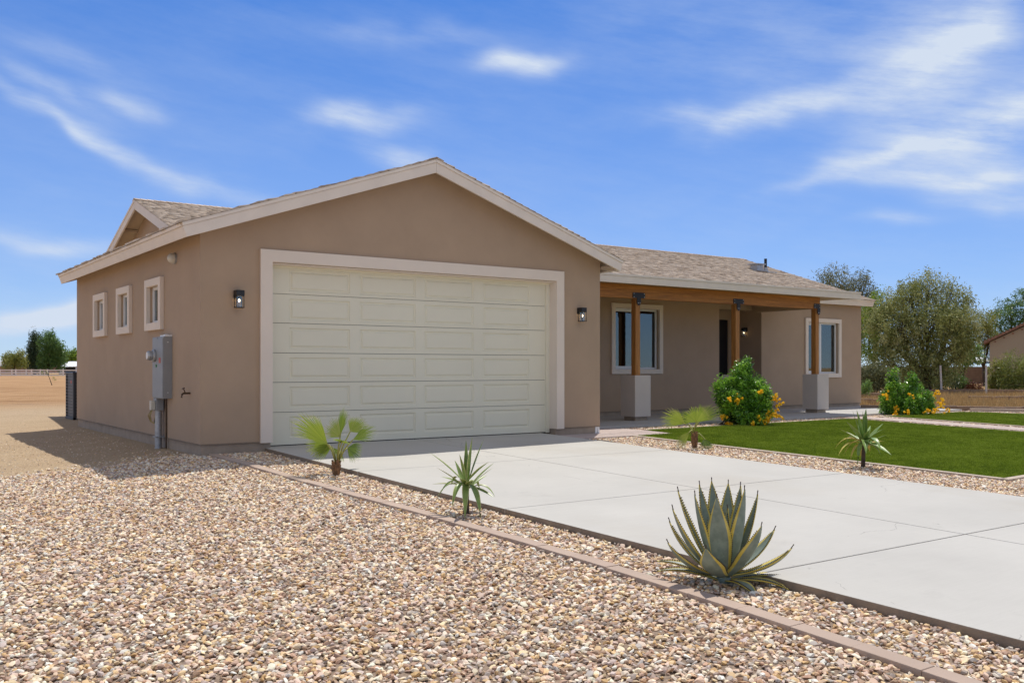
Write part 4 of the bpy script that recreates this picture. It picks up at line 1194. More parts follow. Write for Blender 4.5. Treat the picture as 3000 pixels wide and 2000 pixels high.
# ------------------------------------------------------------------ foreground plants
def blade(mb, base, tip, ctrl_off, width, fold=.35, n=14, prof=None, margins=None, side_hint=None, thick=0., tints=None, tint=0.5, wavy=0.):
    """a strap leaf as a folded ribbon from base to tip (quadratic curve), optional yellow margins (material 1)"""
    base = np.array(base, float); tip = np.array(tip, float)
    ctrl = base + .5 * (tip - base) + np.array(ctrl_off, float)
    L = []
    cols = 7 if margins else 3
    prevs = None
    for i in range(n + 1):
        t = i / n
        p = (1 - t) ** 2 * base + 2 * t * (1 - t) * ctrl + t * t * tip
        d = 2 * (1 - t) * (ctrl - base) + 2 * t * (tip - ctrl); d /= np.linalg.norm(d) + 1e-9
        h = side_hint if side_hint is not None else np.array([0, 0, 1.])
        s = np.cross(d, h)
        if np.linalg.norm(s) < 1e-3: s = np.cross(d, [1, 0, 0])
        s /= np.linalg.norm(s)
        nn = np.cross(s, d)
        w = width * prof(t) / 2
        if margins:
            e = 1 - margins
            us = [-1, -e, -.5, 0, .5, e, 1]
        else:
            us = [-1, 0, 1]
        row = [p + s * u * w + nn * abs(u) ** 1.6 * w * fold for u in us]
        L.append(row)
    V = [v for r in L for v in r]; F = []
    for i in range(n):
        for k in range(cols - 1):
            F.append((i * cols + k, i * cols + k + 1, (i + 1) * cols + k + 1, (i + 1) * cols + k))
    o = len(mb.v)
    mb.v += [tuple(map(float, v)) for v in V]; mb.f += [tuple(i + o for i in f) for f in F]
    for i in range(n):
        for k in range(cols - 1):
            if margins and k in (0, cols - 2): mb.m.append(1)
            else: mb.m.append(0)
    return L

def agave_mats():
    out = []
    for name, c1, c2, ro in (('agave_green', (.20, .26, .21), (.31, .37, .305), .5), ('agave_yellow', (.66, .50, .07), (.80, .66, .18), .55)):
        m = bpy.data.materials.new(name); m.use_nodes = True; t = NT(m.node_tree); b = m.node_tree.nodes['Principled BSDF']; b.inputs['Roughness'].default_value = ro
        tc = t.n('ShaderNodeTexCoord'); nz = t.n('ShaderNodeTexNoise', i_Scale=14., i_Detail=6, i_Roughness=.6); t.l(tc.outputs['Object'], nz.inputs['Vector'])
        r = ramp(t, [(.35, c1), (.65, c2)]); t.l(nz.outputs[0], r.inputs[0]); t.l(r.outputs[0], b.inputs['Base Color'])
        tl = t.n('ShaderNodeBsdfTranslucent'); t.l(r.outputs[0], tl.inputs['Color']); mx = t.n('ShaderNodeMixShader', i_0=.18)
        t.l(b.outputs[0], mx.inputs[1]); t.l(tl.outputs[0], mx.inputs[2]); t.l(mx.outputs[0], m.node_tree.nodes['Material Output'].inputs['Surface'])
        out.append(m)
    out.append(mat('agave_spine', (.06, .035, .025), .5, .2, 30))
    return out
AGM = agave_mats()

def build_agave():
    base = np.array(gpt(-.331, -8.82, .01)); mpp = .00225
    o = empty('agave', base, 'large blue green agave with yellow leaf margins in the gravel beside the driveway', 'agave plant')
    def P(px, py, dep): return base + RT * (px - 2112) * mpp * 1.0 + np.array([0, 0, (1702 - py) * mpp]) + FW * dep
    def prof(t): return (.62 + .55 * math.sin(min(1, t * 1.25) * math.pi * .62)) * (1 - max(0, (t - .45) / .55) ** 1.7) * 1.0 + .012
    leaves = [ # tip px, py, depth, width, bow(outward of mid), foldscale
        (1987, 1439, .10, .085, .05), (2024, 1442, -.05, .09, .04), (2056, 1425, .16, .09, .03), (2076, 1445, -.17, .125, .045), (2098, 1418, .22, .10, .03),
        (2150, 1426, .24, .10, .03), (2160, 1423, -.12, .115, .04), (2172, 1425, .10, .085, .03), (2218, 1448, .06, .08, .05), (2194, 1519, -.24, .125, .06),
        (1959, 1482, -.06, .085, .07), (1960, 1529, .08, .08, .07), (1941, 1576, -.12, .085, .08), (2030, 1575, -.34, .125, .09),
        (2275, 1556, .12, .09, .06), (2298, 1592, -.10, .085, .08), (1918, 1671, .02, .07, .02), (1931, 1660, .22, .07, .03), (2339, 1703, .08, .065, .03),
        (2286, 1708, -.16, .07, .03), (2176, 1712, -.30, .065, .03), (2125, 1487, .02, .06, .0)]
    for (px, py, dep, w, bow) in leaves:
        tip = P(px, py, dep)
        hor = tip - base; hor[2] = 0; r = np.linalg.norm(hor); rad = hor / (r + 1e-6)
        low = (tip[2] - base[2]) < .12
        b0 = base + rad * .045 + np.array([0, 0, .015 + (.0 if low else .03)])
        off = rad * (bow * 1.2) + (np.array([0, 0, .05]) if low else np.array([0, 0, -bow * .75]))
        mb = MB()
        up = np.array([0, 0, 1.]) * (1 if low else .55) - rad * (0 if low else 1.0)
        up = up / np.linalg.norm(up)
        L = blade(mb, b0, tip, off, w * 1.08, .42, 18, prof, .24, up)
        # marginal teeth and terminal spine
        for side in (0, 6):
            inn = 1 if side == 0 else 5
            for i in range(3, 17):
                for q in (0.0, .5):
                    a = L[i][side] * (1 - q) + L[min(i + 1, 18)][side] * q
                    outv = L[i][side] - L[i][inn]; outv /= np.linalg.norm(outv) + 1e-9
                    al = L[min(i + 1, 18)][side] - L[i][side]; al /= np.linalg.norm(al) + 1e-9
                    k = len(mb.v); sz = .0055
                    mb.v += [tuple(a - al * sz * .7), tuple(a + al * sz * .7), tuple(a + outv * sz * 1.3 + al * sz * .5)]
                    mb.f.append((k, k + 1, k + 2)); mb.m.append(2)
        d = L[-1][3] - L[-2][3]; d /= np.linalg.norm(d); mb.cur = 2
        mb.tube([tip - d * .012, tip + d * .010, tip + d * .03], [.004, .0028, .0005], 6); mb.cur = 0
        lf = mb.build('leaf', AGM, o, smooth=True)
        so = lf.modifiers.new('thick', 'SOLIDIFY'); so.thickness = .006; so.offset = -1
    h = MB(); h.ellipsoid(base + np.array([0, 0, .015]), (.05, .05, .04), 12, 8); h.build('heart', AGM[0], o, smooth=True)
build_agave()

YUC = [mat('yucca_leaf', (.19, .27, .065), .40, .35, 10), mat('yucca_margin', (.60, .58, .26), .5, .15, 10)]
YUC2 = [mat('yucca_green_leaf', (.17, .27, .06), .38, .35, 10), mat('yucca_green_margin', (.32, .40, .13), .5, .2, 10), mat('yucca_dry_leaf', (.50, .42, .09), .6, .25, 12)]

def build_yucca(loc, mpp, cpx, cpy, bpx, bpy_, tips, mats, label, margins):
    base = np.array(gpt(*loc, .0))
    o = empty('yucca', base, label, 'yucca plant')
    def P(px, py, dep): return base + RT * (px - bpx) * mpp + np.array([0, 0, (bpy_ - py) * mpp]) + FW * dep
    c = P(cpx, cpy, 0)
    s = MB(); s.tube([base - np.array([0, 0, .05]), base + (c - base) * .5, c], [.030, .026, .022], 10); s.build('stem', BARK, o, smooth=True)
    def prof(t): return (.45 + .75 * math.sin(min(1., t * 1.5) * math.pi / 2)) * (1 - max(0, (t - .35) / .65) ** 1.6) + .02
    for i, (px, py, dep, w, kind) in enumerate(tips):
        tip = P(px, py, dep); v = tip - c; Lh = np.linalg.norm(v); w = w * 1.7
        hor = v.copy(); hor[2] = 0; rad = hor / (np.linalg.norm(hor) + 1e-6)
        b0 = c + rad * .015 + np.array([0, 0, random.uniform(-.06, .02)])
        off = {'u': np.array([0, 0, .03 * Lh]) - rad * .0, 's': np.array([0, 0, .06 * Lh]), 'd': np.array([0, 0, .45 * Lh]) + rad * .12 * Lh}[kind[0]]
        up = np.array([0, 0, 1.]) - rad * (.9 if kind[0] == 'u' else .3); up /= np.linalg.norm(up)
        mb = MB(); blade(mb, b0, tip, off, w, .35, 12, prof, margins, up)
        m = mats[:2] if 'y' not in kind else [mats[-1], mats[-1]]
        mb.build('leaf', m, o, smooth=True)
Z = lambda x, y, x0, y0, k: (x0 + x * k, y0 + y * k)
k1 = .2679
tips1 = []
for (x, y, d, w, kd) in [(1515, 560, .05, .028, 's'), (1610, 710, -.1, .026, 's'), (1545, 912, .05, .032, 's'), (1790, 1110, -.22, .035, 'd'), (1590, 1090, -.05, .022, 'd'), (1920, 430, .08, .026, 'u'),
                         (1995, 385, -.03, .036, 'u'), (2120, 410, .05, .028, 'u'), (1855, 570, -.05, .03, 'u'), (1790, 660, .15, .028, 'u'), (2178, 650, -.08, .042, 's'), (2232, 680, .1, .026, 's'), (2222, 720, -.02, .022, 's'),
                         (2245, 1035, -.08, .030, 'd'), (2235, 1025, -.15, .038, 's'), (2095, 1255, -.20, .036, 'd'), (1930, 1240, -.28, .036, 'd'), (1808, 735, .2, .03, 'u'), (1740, 950, .25, .03, 'd'), (2060, 1000, .3, .03, 'd'),
                         (1870, 800, -.35, .03, 's'), (2010, 820, -.33, .032, 's'), (1620, 860, .28, .028, 's'), (2150, 840, .26, .028, 's'), (1650, 1000, -.18, .024, 'd')]:
    tips1.append((*Z(x, y, 850, 1180, k1), d, w, kd))
build_yucca((-.402, -5.792), .003126, 1367, 1420, 1366, 1513, tips1, YUC, 'small variegated yucca with drooping cream edged leaves in the gravel bed left of the driveway', .16)
k2 = .1403
tips2 = []
for (x, y, d, w, kd) in [(610, 195, .05, .040, 'u'), (640, 175, -.05, .038, 'u'), (795, 200, 0, .042, 'u'), (900, 150, .06, .040, 'u'), (400, 410, -.1, .055, 's'), (320, 570, .05, .04, 's'), (325, 755, -.1, .032, 'sy'),
                         (265, 1005, .1, .032, 'dy'), (230, 1120, -.1, .030, 'dy'), (1290, 465, .1, .04, 's'), (1200, 570, -.05, .04, 's'), (1235, 685, -.1, .04, 's'), (1330, 845, .1, .03, 'sy'), (1250, 970, -.1, .04, 's'),
                         (1175, 1070, -.35, .06, 's'), (1110, 1110, -.1, .035, 'd'), (630, 1035, -.4, .05, 'd'), (600, 1300, -.15, .035, 'd'), (1080, 520, .2, .035, 'u'), (1060, 1080, .2, .035, 'dy'), (440, 1190, .1, .028, 'dy'),
                         (480, 1220, -.1, .028, 'dy'), (700, 820, -.45, .05, 's'), (880, 500, .3, .04, 'u'), (540, 640, .3, .04, 's'), (930, 960, -.4, .045, 'd'), (760, 560, -.3, .04, 'u'), (680, 900, .4, .04, 'd'), (900, 1190, .25, .03, 'dy')]:
    tips2.append((*Z(x, y, 2420, 1180, k2), d, w, kd))
build_yucca((6.054, -5.523), .004557, 2535, 1300, 2532, 1376, tips2, YUC2, 'spiky green yucca on a short stem in front of the lawn edge', .1)

PALM_L = leaf_mat('palm_leaf', [(.10, .17, .02), (.20, .30, .03), (.30, .38, .05), (.42, .42, .14)], .42, .25, spec=.5)
PALM_P = mat('palm_petiole', (.30, .30, .07), .5, .2, 20)

def build_palm(loc, mpp, bpx, bpy_, trunk_top, fronds, label):
    base = np.array(gpt(*loc, .0))
    o = empty('fan_palm', base, label, 'palm')
    def P(px, py, dep): return base + RT * (px - bpx) * mpp + np.array([0, 0, (bpy_ - py) * mpp]) + FW * dep
    top = P(*trunk_top, 0)
    H = top[2] - base[2]
    t = MB(); t.tube([base - np.array([0, 0, .04]), base + (top - base) * .35, base + (top - base) * .75, top], [.036, .036, .030, .022], 12); trunk = t.build('trunk', BARKP, o, smooth=True)
    # old leaf bases
    b = MB()
    for i in range(16):
        a = i * 2.4; z = H * (.08 + .85 * i / 16)
        d = np.array([math.cos(a), math.sin(a), 0]); p = base + d * .030 + np.array([0, 0, z * .8])
        b.beam(p, p + d * .022 + np.array([0, 0, .09]), d, -.005, .006, -.017, .017)
    b.build('boot', BARKP, trunk)
    for (hx, hy, hd, tx, ty, td, R, spread, flat, tint) in fronds:
        hub = P(hx, hy, hd); tip = P(tx, ty, td)
        ax = tip - hub; ax /= np.linalg.norm(ax)
        # leaf plane: 'flat' 0..1 = how far it faces the viewer
        toward = -FW
        side = np.cross(ax, toward); 
        if np.linalg.norm(side) < .2: side = RT.copy()
        side -= ax * side.dot(ax); side /= np.linalg.norm(side)
        nrm = np.cross(side, ax)
        sd = side * math.cos(flat) + nrm * math.sin(flat); nr = np.cross(sd, ax)
        n = 24; V = []; F = []; T = []; R = R * 1.18
        for k in range(n):
            a = (k + .5) / n * 2 - 1; ang = a * spread
            d0 = ax * math.cos(ang) + sd * math.sin(ang)
            sp = 2 * spread / n * .5 * 1.02
            Ls = R * (1 - .28 * abs(a) ** 2) * rng.uniform(.93, 1.05)
            st = [0.02, .30, .56, .80, 1.0]
            wd = [1.0, 1.0, .98, .66, .10]
            rows = []
            for s_, w_ in zip(st, wd):
                r = Ls * s_
                half = min(r, Ls * .55) * math.tan(sp) * w_
                droop = np.array([0, 0, -1.]) * (max(0, s_ - .45) ** 2) * R * rng.uniform(.15, .45)
                cpt = hub + d0 * r + droop + nr * (.10 * R * math.cos(ang * 1.2) * 0)
                tn = -ax * math.sin(ang) + sd * math.cos(ang)
                fold = half * .75
                rows.append([cpt - tn * half + nr * fold * .5, cpt - nr * fold * .5, cpt + tn * half + nr * fold * .5])
            i0 = len(V); V += [v for r in rows for v in r]
            tt = np.clip(tint + rng.normal(0, .1), 0, 1)
            for i in range(len(st) - 1):
                for c in range(2):
                    q = i0 + i * 3 + c; F.append((q, q + 1, q + 4, q + 3)); T.append(np.clip(tt + (.30 if i == 3 else 0), 0, 1))
        fr = np_mesh('frond', np.array(V), np.array(F), PALM_L, o, tint=T)
        p = MB(); mid = (top + hub) / 2 + np.array([0, 0, .03]); p.tube([top - np.array([0, 0, .03]), mid, hub, hub + ax * R * .12], [.011, .009, .007, .003], 6); p.build('petiole', PALM_P, fr, smooth=True)
k6 = .2679
zz = lambda x, y: Z(x, y, 850, 1180, k6)
build_palm((-.289, -2.769), .00404, 985, 1398, (986, 1362), [
    (*zz(420, 470), -.05, *zz(125, 150), -.15, .47, .62, .5, .42), (*zz(530, 400), .10, *zz(385, 190), .25, .26, .9, .2, .75), (*zz(555, 360), -.02, *zz(597, 90), -.05, .30, .55, .9, .25),
    (*zz(640, 340), .10, *zz(780, 200), .2, .22, .95, .2, .6), (*zz(690, 420), -.05, *zz(930, 290), -.1, .29, .6, .8, .4), (*zz(590, 440), -.15, *zz(610, 360), -.35, .13, 1.3, .0, .30),
    (*zz(420, 480), .05, *zz(190, 490), .1, .26, .75, .4, .35), (*zz(440, 500), .1, *zz(280, 560), .05, .22, .8, .7, .2), (*zz(600, 520), .15, *zz(740, 600), .3, .2, .9, .2, .05), (*zz(520, 560), .2, *zz(430, 620), .35, .18, .9, .2, .05)],
    'young fan palm on a short brown trunk in the gravel left of the driveway')
zp = lambda x, y: Z(x, y, 1900, 1160, .1148)
build_palm((5.915, -2.608), .005386, 2035, 1317, (2033, 1268), [
    (*zp(1180, 690), -.12, *zp(1120, 300), -.2, .27, 1.45, .0, .5), (*zp(930, 740), 0, *zp(430, 480), -.05, .36, .65, .15, .6), (*zp(1300, 690), 0, *zp(1700, 340), .05, .36, .6, .3, .65),
    (*zp(1010, 940), -.1, *zp(700, 1250), -.2, .29, .5, .3, .6), (*zp(1400, 1110), -.1, *zp(1440, 1350), -.2, .19, .9, .2, .02), (*zp(1380, 560), .15, *zp(1385, 260), .2, .2, .25, .4, .5),
    (*zp(1100, 760), .25, *zp(900, 520), .4, .26, .8, .2, .3)],
    'fan palm with spread bright green fronds between the driveway and the lawn edge')

# ------------------------------------------------------------------ foliage
def leaf_cloud(centers, radii, n_per, size, aspect, droop, tints, up_bias=0.0, spread=1.0, seed=0):
    """many small folded leaves round clump centres -> V,F,T"""
    r = np.random.default_rng(seed)
    C = np.repeat(centers, n_per, 0); Rr = np.repeat(radii, n_per, 0)
    N = len(C)
    g = r.normal(0, 1, (N, 3)); g /= np.linalg.norm(g, axis=1, keepdims=True); g *= r.random((N, 1)) ** (1 / 2.2)
    pos = C + g * Rr
    d = r.normal(0, 1, (N, 3)); d[:, 2] -= droop; d /= np.linalg.norm(d, axis=1, keepdims=True)
    d = d + g * .5 * spread; d /= np.linalg.norm(d, axis=1, keepdims=True)
    nrm = r.normal(0, 1, (N, 3)); nrm[:, 2] += up_bias
    s = np.cross(d, nrm); s /= np.linalg.norm(s, axis=1, keepdims=True) + 1e-9
    L = size * r.uniform(.6, 1.3, (N, 1)); W = L * aspect
    a = pos - d * L * .5; b = pos + d * L * .5; m = pos - d * L * .08
    nn = np.cross(s, d)
    V = np.stack([a, m + s * W * .5 + nn * W * .12, b, m - s * W * .5 + nn * W * .12], 1).reshape(-1, 3)
    F = np.arange(N * 4).reshape(-1, 4)
    T = np.clip(np.repeat(tints, n_per) + r.normal(0, .16, N), 0, 1)
    return V, F, T

def tree(name, label, cat, base, lobes, leaf, lmat, clumps=240, nper=60, clump_r=.35, trunk_r=.14, trunk_h=.3, droop=.3, aspect=.35, seed=1, group=None, twigs=True, tint_mu=.45, tint_sd=.2, vstretch=1.3, stems=None, bark=None):
    """lobes: (lateral, height, depth, rx, rz, ry) in metres relative to the base, in camera-facing axes"""
    r = np.random.default_rng(seed); base = np.array(base, float)
    o = empty(name, base, label, cat, group)
    vol = np.array([l[3] * l[4] * l[5] for l in lobes]) ** .75; vol /= vol.sum()
    cs = []; own = []
    for i, l in enumerate(lobes):
        k = max(4, int(clumps * vol[i]))
        g = r.normal(0, 1, (k, 3)); g /= np.linalg.norm(g, axis=1, keepdims=True); g *= (.45 + .55 * r.random((k, 1)) ** .5)
        c = base + RT * l[0] + np.array([0, 0, l[1]]) + FW * l[2]
        cs.append(c + g[:, :1] * RT * l[3] + g[:, 1:2] * FW * l[5] + g[:, 2:] * np.array([0, 0, l[4]])); own += [i] * k
    cs = np.concatenate(cs); own = np.array(own)
    keep = cs[:, 2] > base[2] + .05; cs = cs[keep]; own = own[keep]
    rad = clump_r * r.uniform(.55, 1.35, (len(cs), 1)) * np.array([[1, 1, vstretch]])
    tint = np.clip(r.normal(tint_mu, tint_sd, len(cs)), 0, 1)
    V, F, T = leaf_cloud(cs, rad, nper, leaf, aspect, droop, tint, seed=seed)
    np_mesh('crown', V, F, lmat, o, tint=T)
    t = MB()
    fork = base + np.array([0, 0, trunk_h])
    if stems is None:
        t.tube([base - np.array([0, 0, .1]), base + (fork - base) * .5, fork], [trunk_r * 1.25, trunk_r, trunk_r * .9], 9)
    for i, l in enumerate(lobes):
        c = base + RT * l[0] + np.array([0, 0, l[1]]) + FW * l[2]
        st = fork if stems is None else base + RT * r.uniform(-.2, .2) + FW * r.uniform(-.2, .2)
        mid = st + (c - st) * .5 + r.normal(0, .08, 3) * np.linalg.norm(c - st)
        t.tube([st, mid, c], [trunk_r * .7, trunk_r * .45, trunk_r * .22], 7)
        if twigs:
            for q in np.where(own == i)[0][::3]:
                m2 = c + (cs[q] - c) * .5 + r.normal(0, .06, 3)
                t.tube([c + (mid - c) * r.uniform(0, .6), m2, cs[q]], [trunk_r * .16, trunk_r * .1, trunk_r * .04], 4, cap=False)
    t.build('trunk', bark or BARK, o, smooth=True)
    return o

def grounded(px, d, z=None):
    p = at(px, 1077, d); p[2] = float(gz(p[0], p[1])) if z is None else z
    return p

TG = 'trees beyond the low walls'
def px2(px0, d): return lambda x, y, dep, rx, rz, ry=None: ((x - px0) * d / 2768., (1077 - y) * d / 2768. + 1.15 + .06, dep, rx * d / 2768., rz * d / 2768., (ry if ry is not None else rx) * d / 2768.)
q = px2(2736, 45)
tree('olive_tree', 'large dusty olive green tree with dense drooping foliage behind the white fence posts', 'tree', grounded(2718, 45),
     [q(2740, 850, 0, 40, 55), q(2660, 900, -.3, 60, 60), q(2605, 950, .2, 45, 60), q(2800, 890, 0, 50, 60), q(2850, 905, .3, 30, 50), q(2840, 970, -.2, 45, 50), q(2720, 960, -.7, 70, 60),
      q(2620, 1010, -.4, 50, 50), q(2680, 1050, -.6, 60, 50), q(2770, 1020, -.7, 60, 60), q(2830, 1030, 0, 35, 40), q(2740, 1100, -.2, 70, 40), q(2680, 1110, .5, 50, 35), q(2640, 960, -.8, 60, 50), q(2600, 1060, -.3, 40, 40), q(2790, 950, -.8, 60, 55), q(2690, 860, .2, 40, 45)],
     0.15, LF_OLIVE, clumps=820, nper=58, clump_r=.36, trunk_r=.16, trunk_h=.7, droop=.9, aspect=.26, seed=3, tint_mu=.42, tint_sd=.26, vstretch=1.5)
q = px2(2470, 62)
tree('olive_tree', 'grey green willowy tree rising above the right end of the shingle roof', 'tree', grounded(2470, 62),
     [q(2420, 850, 0, 45, 60), q(2470, 830, .5, 55, 50), q(2520, 860, 0, 45, 60), q(2490, 920, -.5, 65, 60), q(2545, 920, 0, 35, 60), q(2480, 1000, 0, 60, 50)],
     .18, LF_GREY, clumps=300, nper=60, clump_r=.42, trunk_r=.2, trunk_h=1.5, droop=1.2, aspect=.24, seed=8, tint_mu=.4, vstretch=1.7)
q = px2(2570, 53)
tree('mesquite_tree', 'bright lime green tree squeezed between the house corner and the olive tree', 'tree', grounded(2570, 53),
     [q(2555, 930, 0, 40, 60), q(2590, 900, .5, 40, 50), q(2550, 1010, -.5, 45, 50), q(2600, 1020, 0, 40, 50)],
     .14, LF_LIME, clumps=170, nper=60, clump_r=.36, trunk_r=.12, trunk_h=1.0, droop=.2, aspect=.3, seed=12)
q = px2(2975, 70)
tree('mesquite_tree', 'tall feathery green tree behind the tiled roof neighbour house', 'tree', grounded(2975, 70),
     [q(2960, 920, 0, 45, 50), q(3010, 900, 0, 55, 55), q(2930, 950, .5, 35, 35), q(3000, 980, -.5, 60, 50), q(2940, 1000, 0, 40, 40), q(3060, 930, 0, 50, 60)],
     .17, LF_GREEN, clumps=300, nper=55, clump_r=.42, trunk_r=.15, trunk_h=1.6, droop=0, aspect=.3, seed=21, vstretch=.8)
q = px2(2882, 64)
tree('palo_verde_tree', 'pale yellow green tree between the olive tree and the neighbour house', 'tree', grounded(2882, 64),
     [q(2890, 940, 0, 35, 35), q(2870, 980, 0, 35, 40), q(2905, 990, .4, 25, 35), q(2885, 1030, 0, 30, 30)],
     .15, LF_PALO, clumps=150, nper=60, clump_r=.36, trunk_r=.1, trunk_h=1.2, droop=.1, aspect=.22, seed=31)
q = px2(2820, 54)
tree('citrus_tree', 'small round leafed tree with a dark forked trunk in front of the brown block wall', 'tree', grounded(2820, 54),
     [q(2812, 1045, 0, 30, 25), q(2845, 1040, 0, 30, 28), q(2830, 1015, .2, 32, 24)],
     .15, LF_GREEN, clumps=90, nper=40, clump_r=.3, trunk_r=.09, trunk_h=.75, droop=.2, aspect=.5, seed=33, tint_mu=.6)
SG = 'shrubs along the far fence'
q = px2(2965, 45)
tree('oleander_shrub', 'tall arching yellow green shrub in front of the neighbour house wall', 'shrub', grounded(2965, 45),
     [q(2975, 1075, 0, 38, 38), q(2955, 1110, 0, 30, 30), q(3005, 1100, 0, 40, 40), q(2985, 1130, 0, 45, 22)],
     .13, LF_BAMB, clumps=170, nper=55, clump_r=.26, trunk_r=.03, trunk_h=.1, droop=-.3, aspect=.2, seed=41, stems=True, vstretch=1.6)
q = px2(2925, 46)
tree('oleander_shrub', 'rounded lime shrub beside the fence post left of the neighbour house', 'shrub', grounded(2925, 46),
     [q(2922, 1085, 0, 22, 22), q(2925, 1120, 0, 25, 25), q(2905, 1125, 0, 15, 18)], .12, LF_PALO, clumps=90, nper=50, clump_r=.24, trunk_r=.03, trunk_h=.1, aspect=.3, seed=43, stems=True)
q = px2(2560, 41)
tree('desert_shrub', 'dark olive shrub beside the right corner of the house under the lime tree', 'shrub', grounded(2560, 41),
     [q(2545, 1095, 0, 30, 22), q(2575, 1100, 0, 25, 30), q(2600, 1115, .3, 25, 22), q(2550, 1125, 0, 30, 15)], .13, LF_GREY, clumps=110, nper=50, clump_r=.26, trunk_r=.03, trunk_h=.1, aspect=.3, seed=47, stems=True, tint_mu=.3)
q = px2(2735, 49)
tree('desert_shrub', 'very dark shrub in the shade under the olive tree', 'shrub', grounded(2735, 49),
     [q(2700, 1120, 0, 35, 28), q(2740, 1115, .2, 30, 32), q(2775, 1120, 0, 25, 25)], .12, LF_DARK, clumps=140, nper=50, clump_r=.28, trunk_r=.03, trunk_h=.1, aspect=.3, seed=49, stems=True)
q = px2(2800, 50)
tree('desert_shrub', 'low green shrub right of the second white fence post', 'shrub', grounded(2800, 50),
     [q(2795, 1110, 0, 22, 22), q(2815, 1120, 0, 20, 18)], .12, LF_GREEN, clumps=60, nper=50, clump_r=.25, trunk_r=.03, trunk_h=.1, aspect=.35, seed=51, stems=True, tint_mu=.3)
q = px2(2845, 50)
tree('desert_shrub', 'low dark reddish shrub behind the far low wall', 'shrub', grounded(2845, 50),
     [q(2835, 1135, 0, 22, 14), q(2860, 1138, 0, 18, 12)], .10, LF_RUST, clumps=40, nper=50, clump_r=.2, trunk_r=.03, trunk_h=.1, aspect=.35, seed=52, stems=True)
q = px2(2535, 37)
tree('desert_shrub', 'small bright green plant at the foot of the house corner', 'shrub', grounded(2535, 37),
     [q(2535, 1138, 0, 12, 12)], .16, LF_GREEN, clumps=14, nper=40, clump_r=.2, trunk_r=.02, trunk_h=.05, droop=-1, aspect=.15, seed=53, stems=True, tint_mu=.8)

# flowering bushes by the porch
def bush(label, base, q, lobes, flowers, seed, clumps):
    o = tree('flowering_bush', label, 'bush', base, [q(*l) for l in lobes], .062, LF_BUSH, clumps=clumps, nper=58, clump_r=.115, trunk_r=.022, trunk_h=.08, droop=.1, aspect=.42, seed=seed, stems=True, tint_mu=.45, tint_sd=.26, vstretch=1.1)
    r = np.random.default_rng(seed + 100)
    for (x, y, dep, s) in flowers:
        l = q(x, y, dep, s, s); c = np.array(base) + RT * l[0] + np.array([0, 0, l[1]]) + FW * l[2]
        k = max(4, int(s * .8))
        cc = c + r.normal(0, 1, (k, 3)) * l[3] * .55
        V, F, T = leaf_cloud(cc, np.full((k, 3), .030), 16, .040, .8, 0, np.full(k, .5), seed=seed + int(x))
        np_mesh('flower_cluster', V, F, LF_FLOWER, o, tint=T)
B1 = np.array(gpt(10.05, .42, .0)); d1 = (B1 - CAM) @ FW; s1 = 1500 + 2768 * ((B1 - CAM) @ RT) / d1
def qb(B, d, px0): return lambda x, y, dep, rx, rz, ry=None: ((x - px0) * d / 2768., (1077 - y) * d / 2768. + 1.15 - B[2], dep, rx * d / 2768., rz * d / 2768., (ry or rx) * d / 2768.)
zb = lambda x, y: Z(x, y, 2070, 1080, .1148)
bush('round green bush with yellow flower clusters at the lawn edge in front of the entry', B1, qb(B1, d1, s1),
     [(2175, 1092, 0, 22, 34), (2165, 1125, 0, 42, 36), (2115, 1128, 0, 24, 20), (2225, 1125, .1, 22, 26), (2150, 1165, -.1, 52, 36), (2215, 1165, -.1, 45, 36), (2160, 1205, 0, 52, 34), (2225, 1200, 0, 38, 36), (2190, 1225, -.1, 60, 18), (2185, 1070, 0, 9, 14)],
     [(*zb(450, 775), -.5, 6), (*zb(670, 760), -.5, 13), (*zb(1250, 570), -.4, 9), (*zb(1640, 740), -.2, 12), (*zb(1690, 840), -.25, 12), (*zb(1660, 1090), -.2, 12), (*zb(1760, 1180), -.25, 12), (*zb(350, 1190), -.3, 10), (*zb(430, 1390), -.35, 9),
      (*zb(1000, 1330), -.6, 6), (*zb(1340, 1260), -.5, 13), (*zb(1450, 1170), -.4, 10), (*zb(1200, 1270), -.5, 8)], 61, 420)
B2 = np.array(gpt(16.95, .72, .0)); d2 = (B2 - CAM) @ FW; s2 = 1500 + 2768 * ((B2 - CAM) @ RT) / d2
zc = lambda x, y: Z(x, y, 2550, 1060, .1148)
bush('two peaked green bush with yellow flowers at the far end of the porch slab', B2, qb(B2, d2, s2),
     [(2618, 1105, 0, 12, 22), (2675, 1108, 0, 12, 22), (2620, 1135, 0, 22, 22), (2675, 1140, 0, 22, 26), (2610, 1165, 0, 28, 22), (2660, 1175, -.1, 40, 28), (2710, 1170, 0, 22, 22), (2605, 1195, 0, 24, 20), (2655, 1200, 0, 50, 20), (2710, 1195, 0, 30, 20)],
     [(*zc(300, 850), -.2, 12), (*zc(1600, 840), -.3, 13), (*zc(1720, 1010), -.2, 12), (*zc(1500, 1180), -.5, 13), (*zc(1400, 1260), -.5, 8), (*zc(500, 1150), -.4, 8), (*zc(430, 1310), -.5, 10), (*zc(730, 1240), -.6, 7), (*zc(1190, 1220), -.6, 10), (*zc(1880, 1220), -.2, 6), (*zc(830, 830), -.5, 6)], 71, 330)

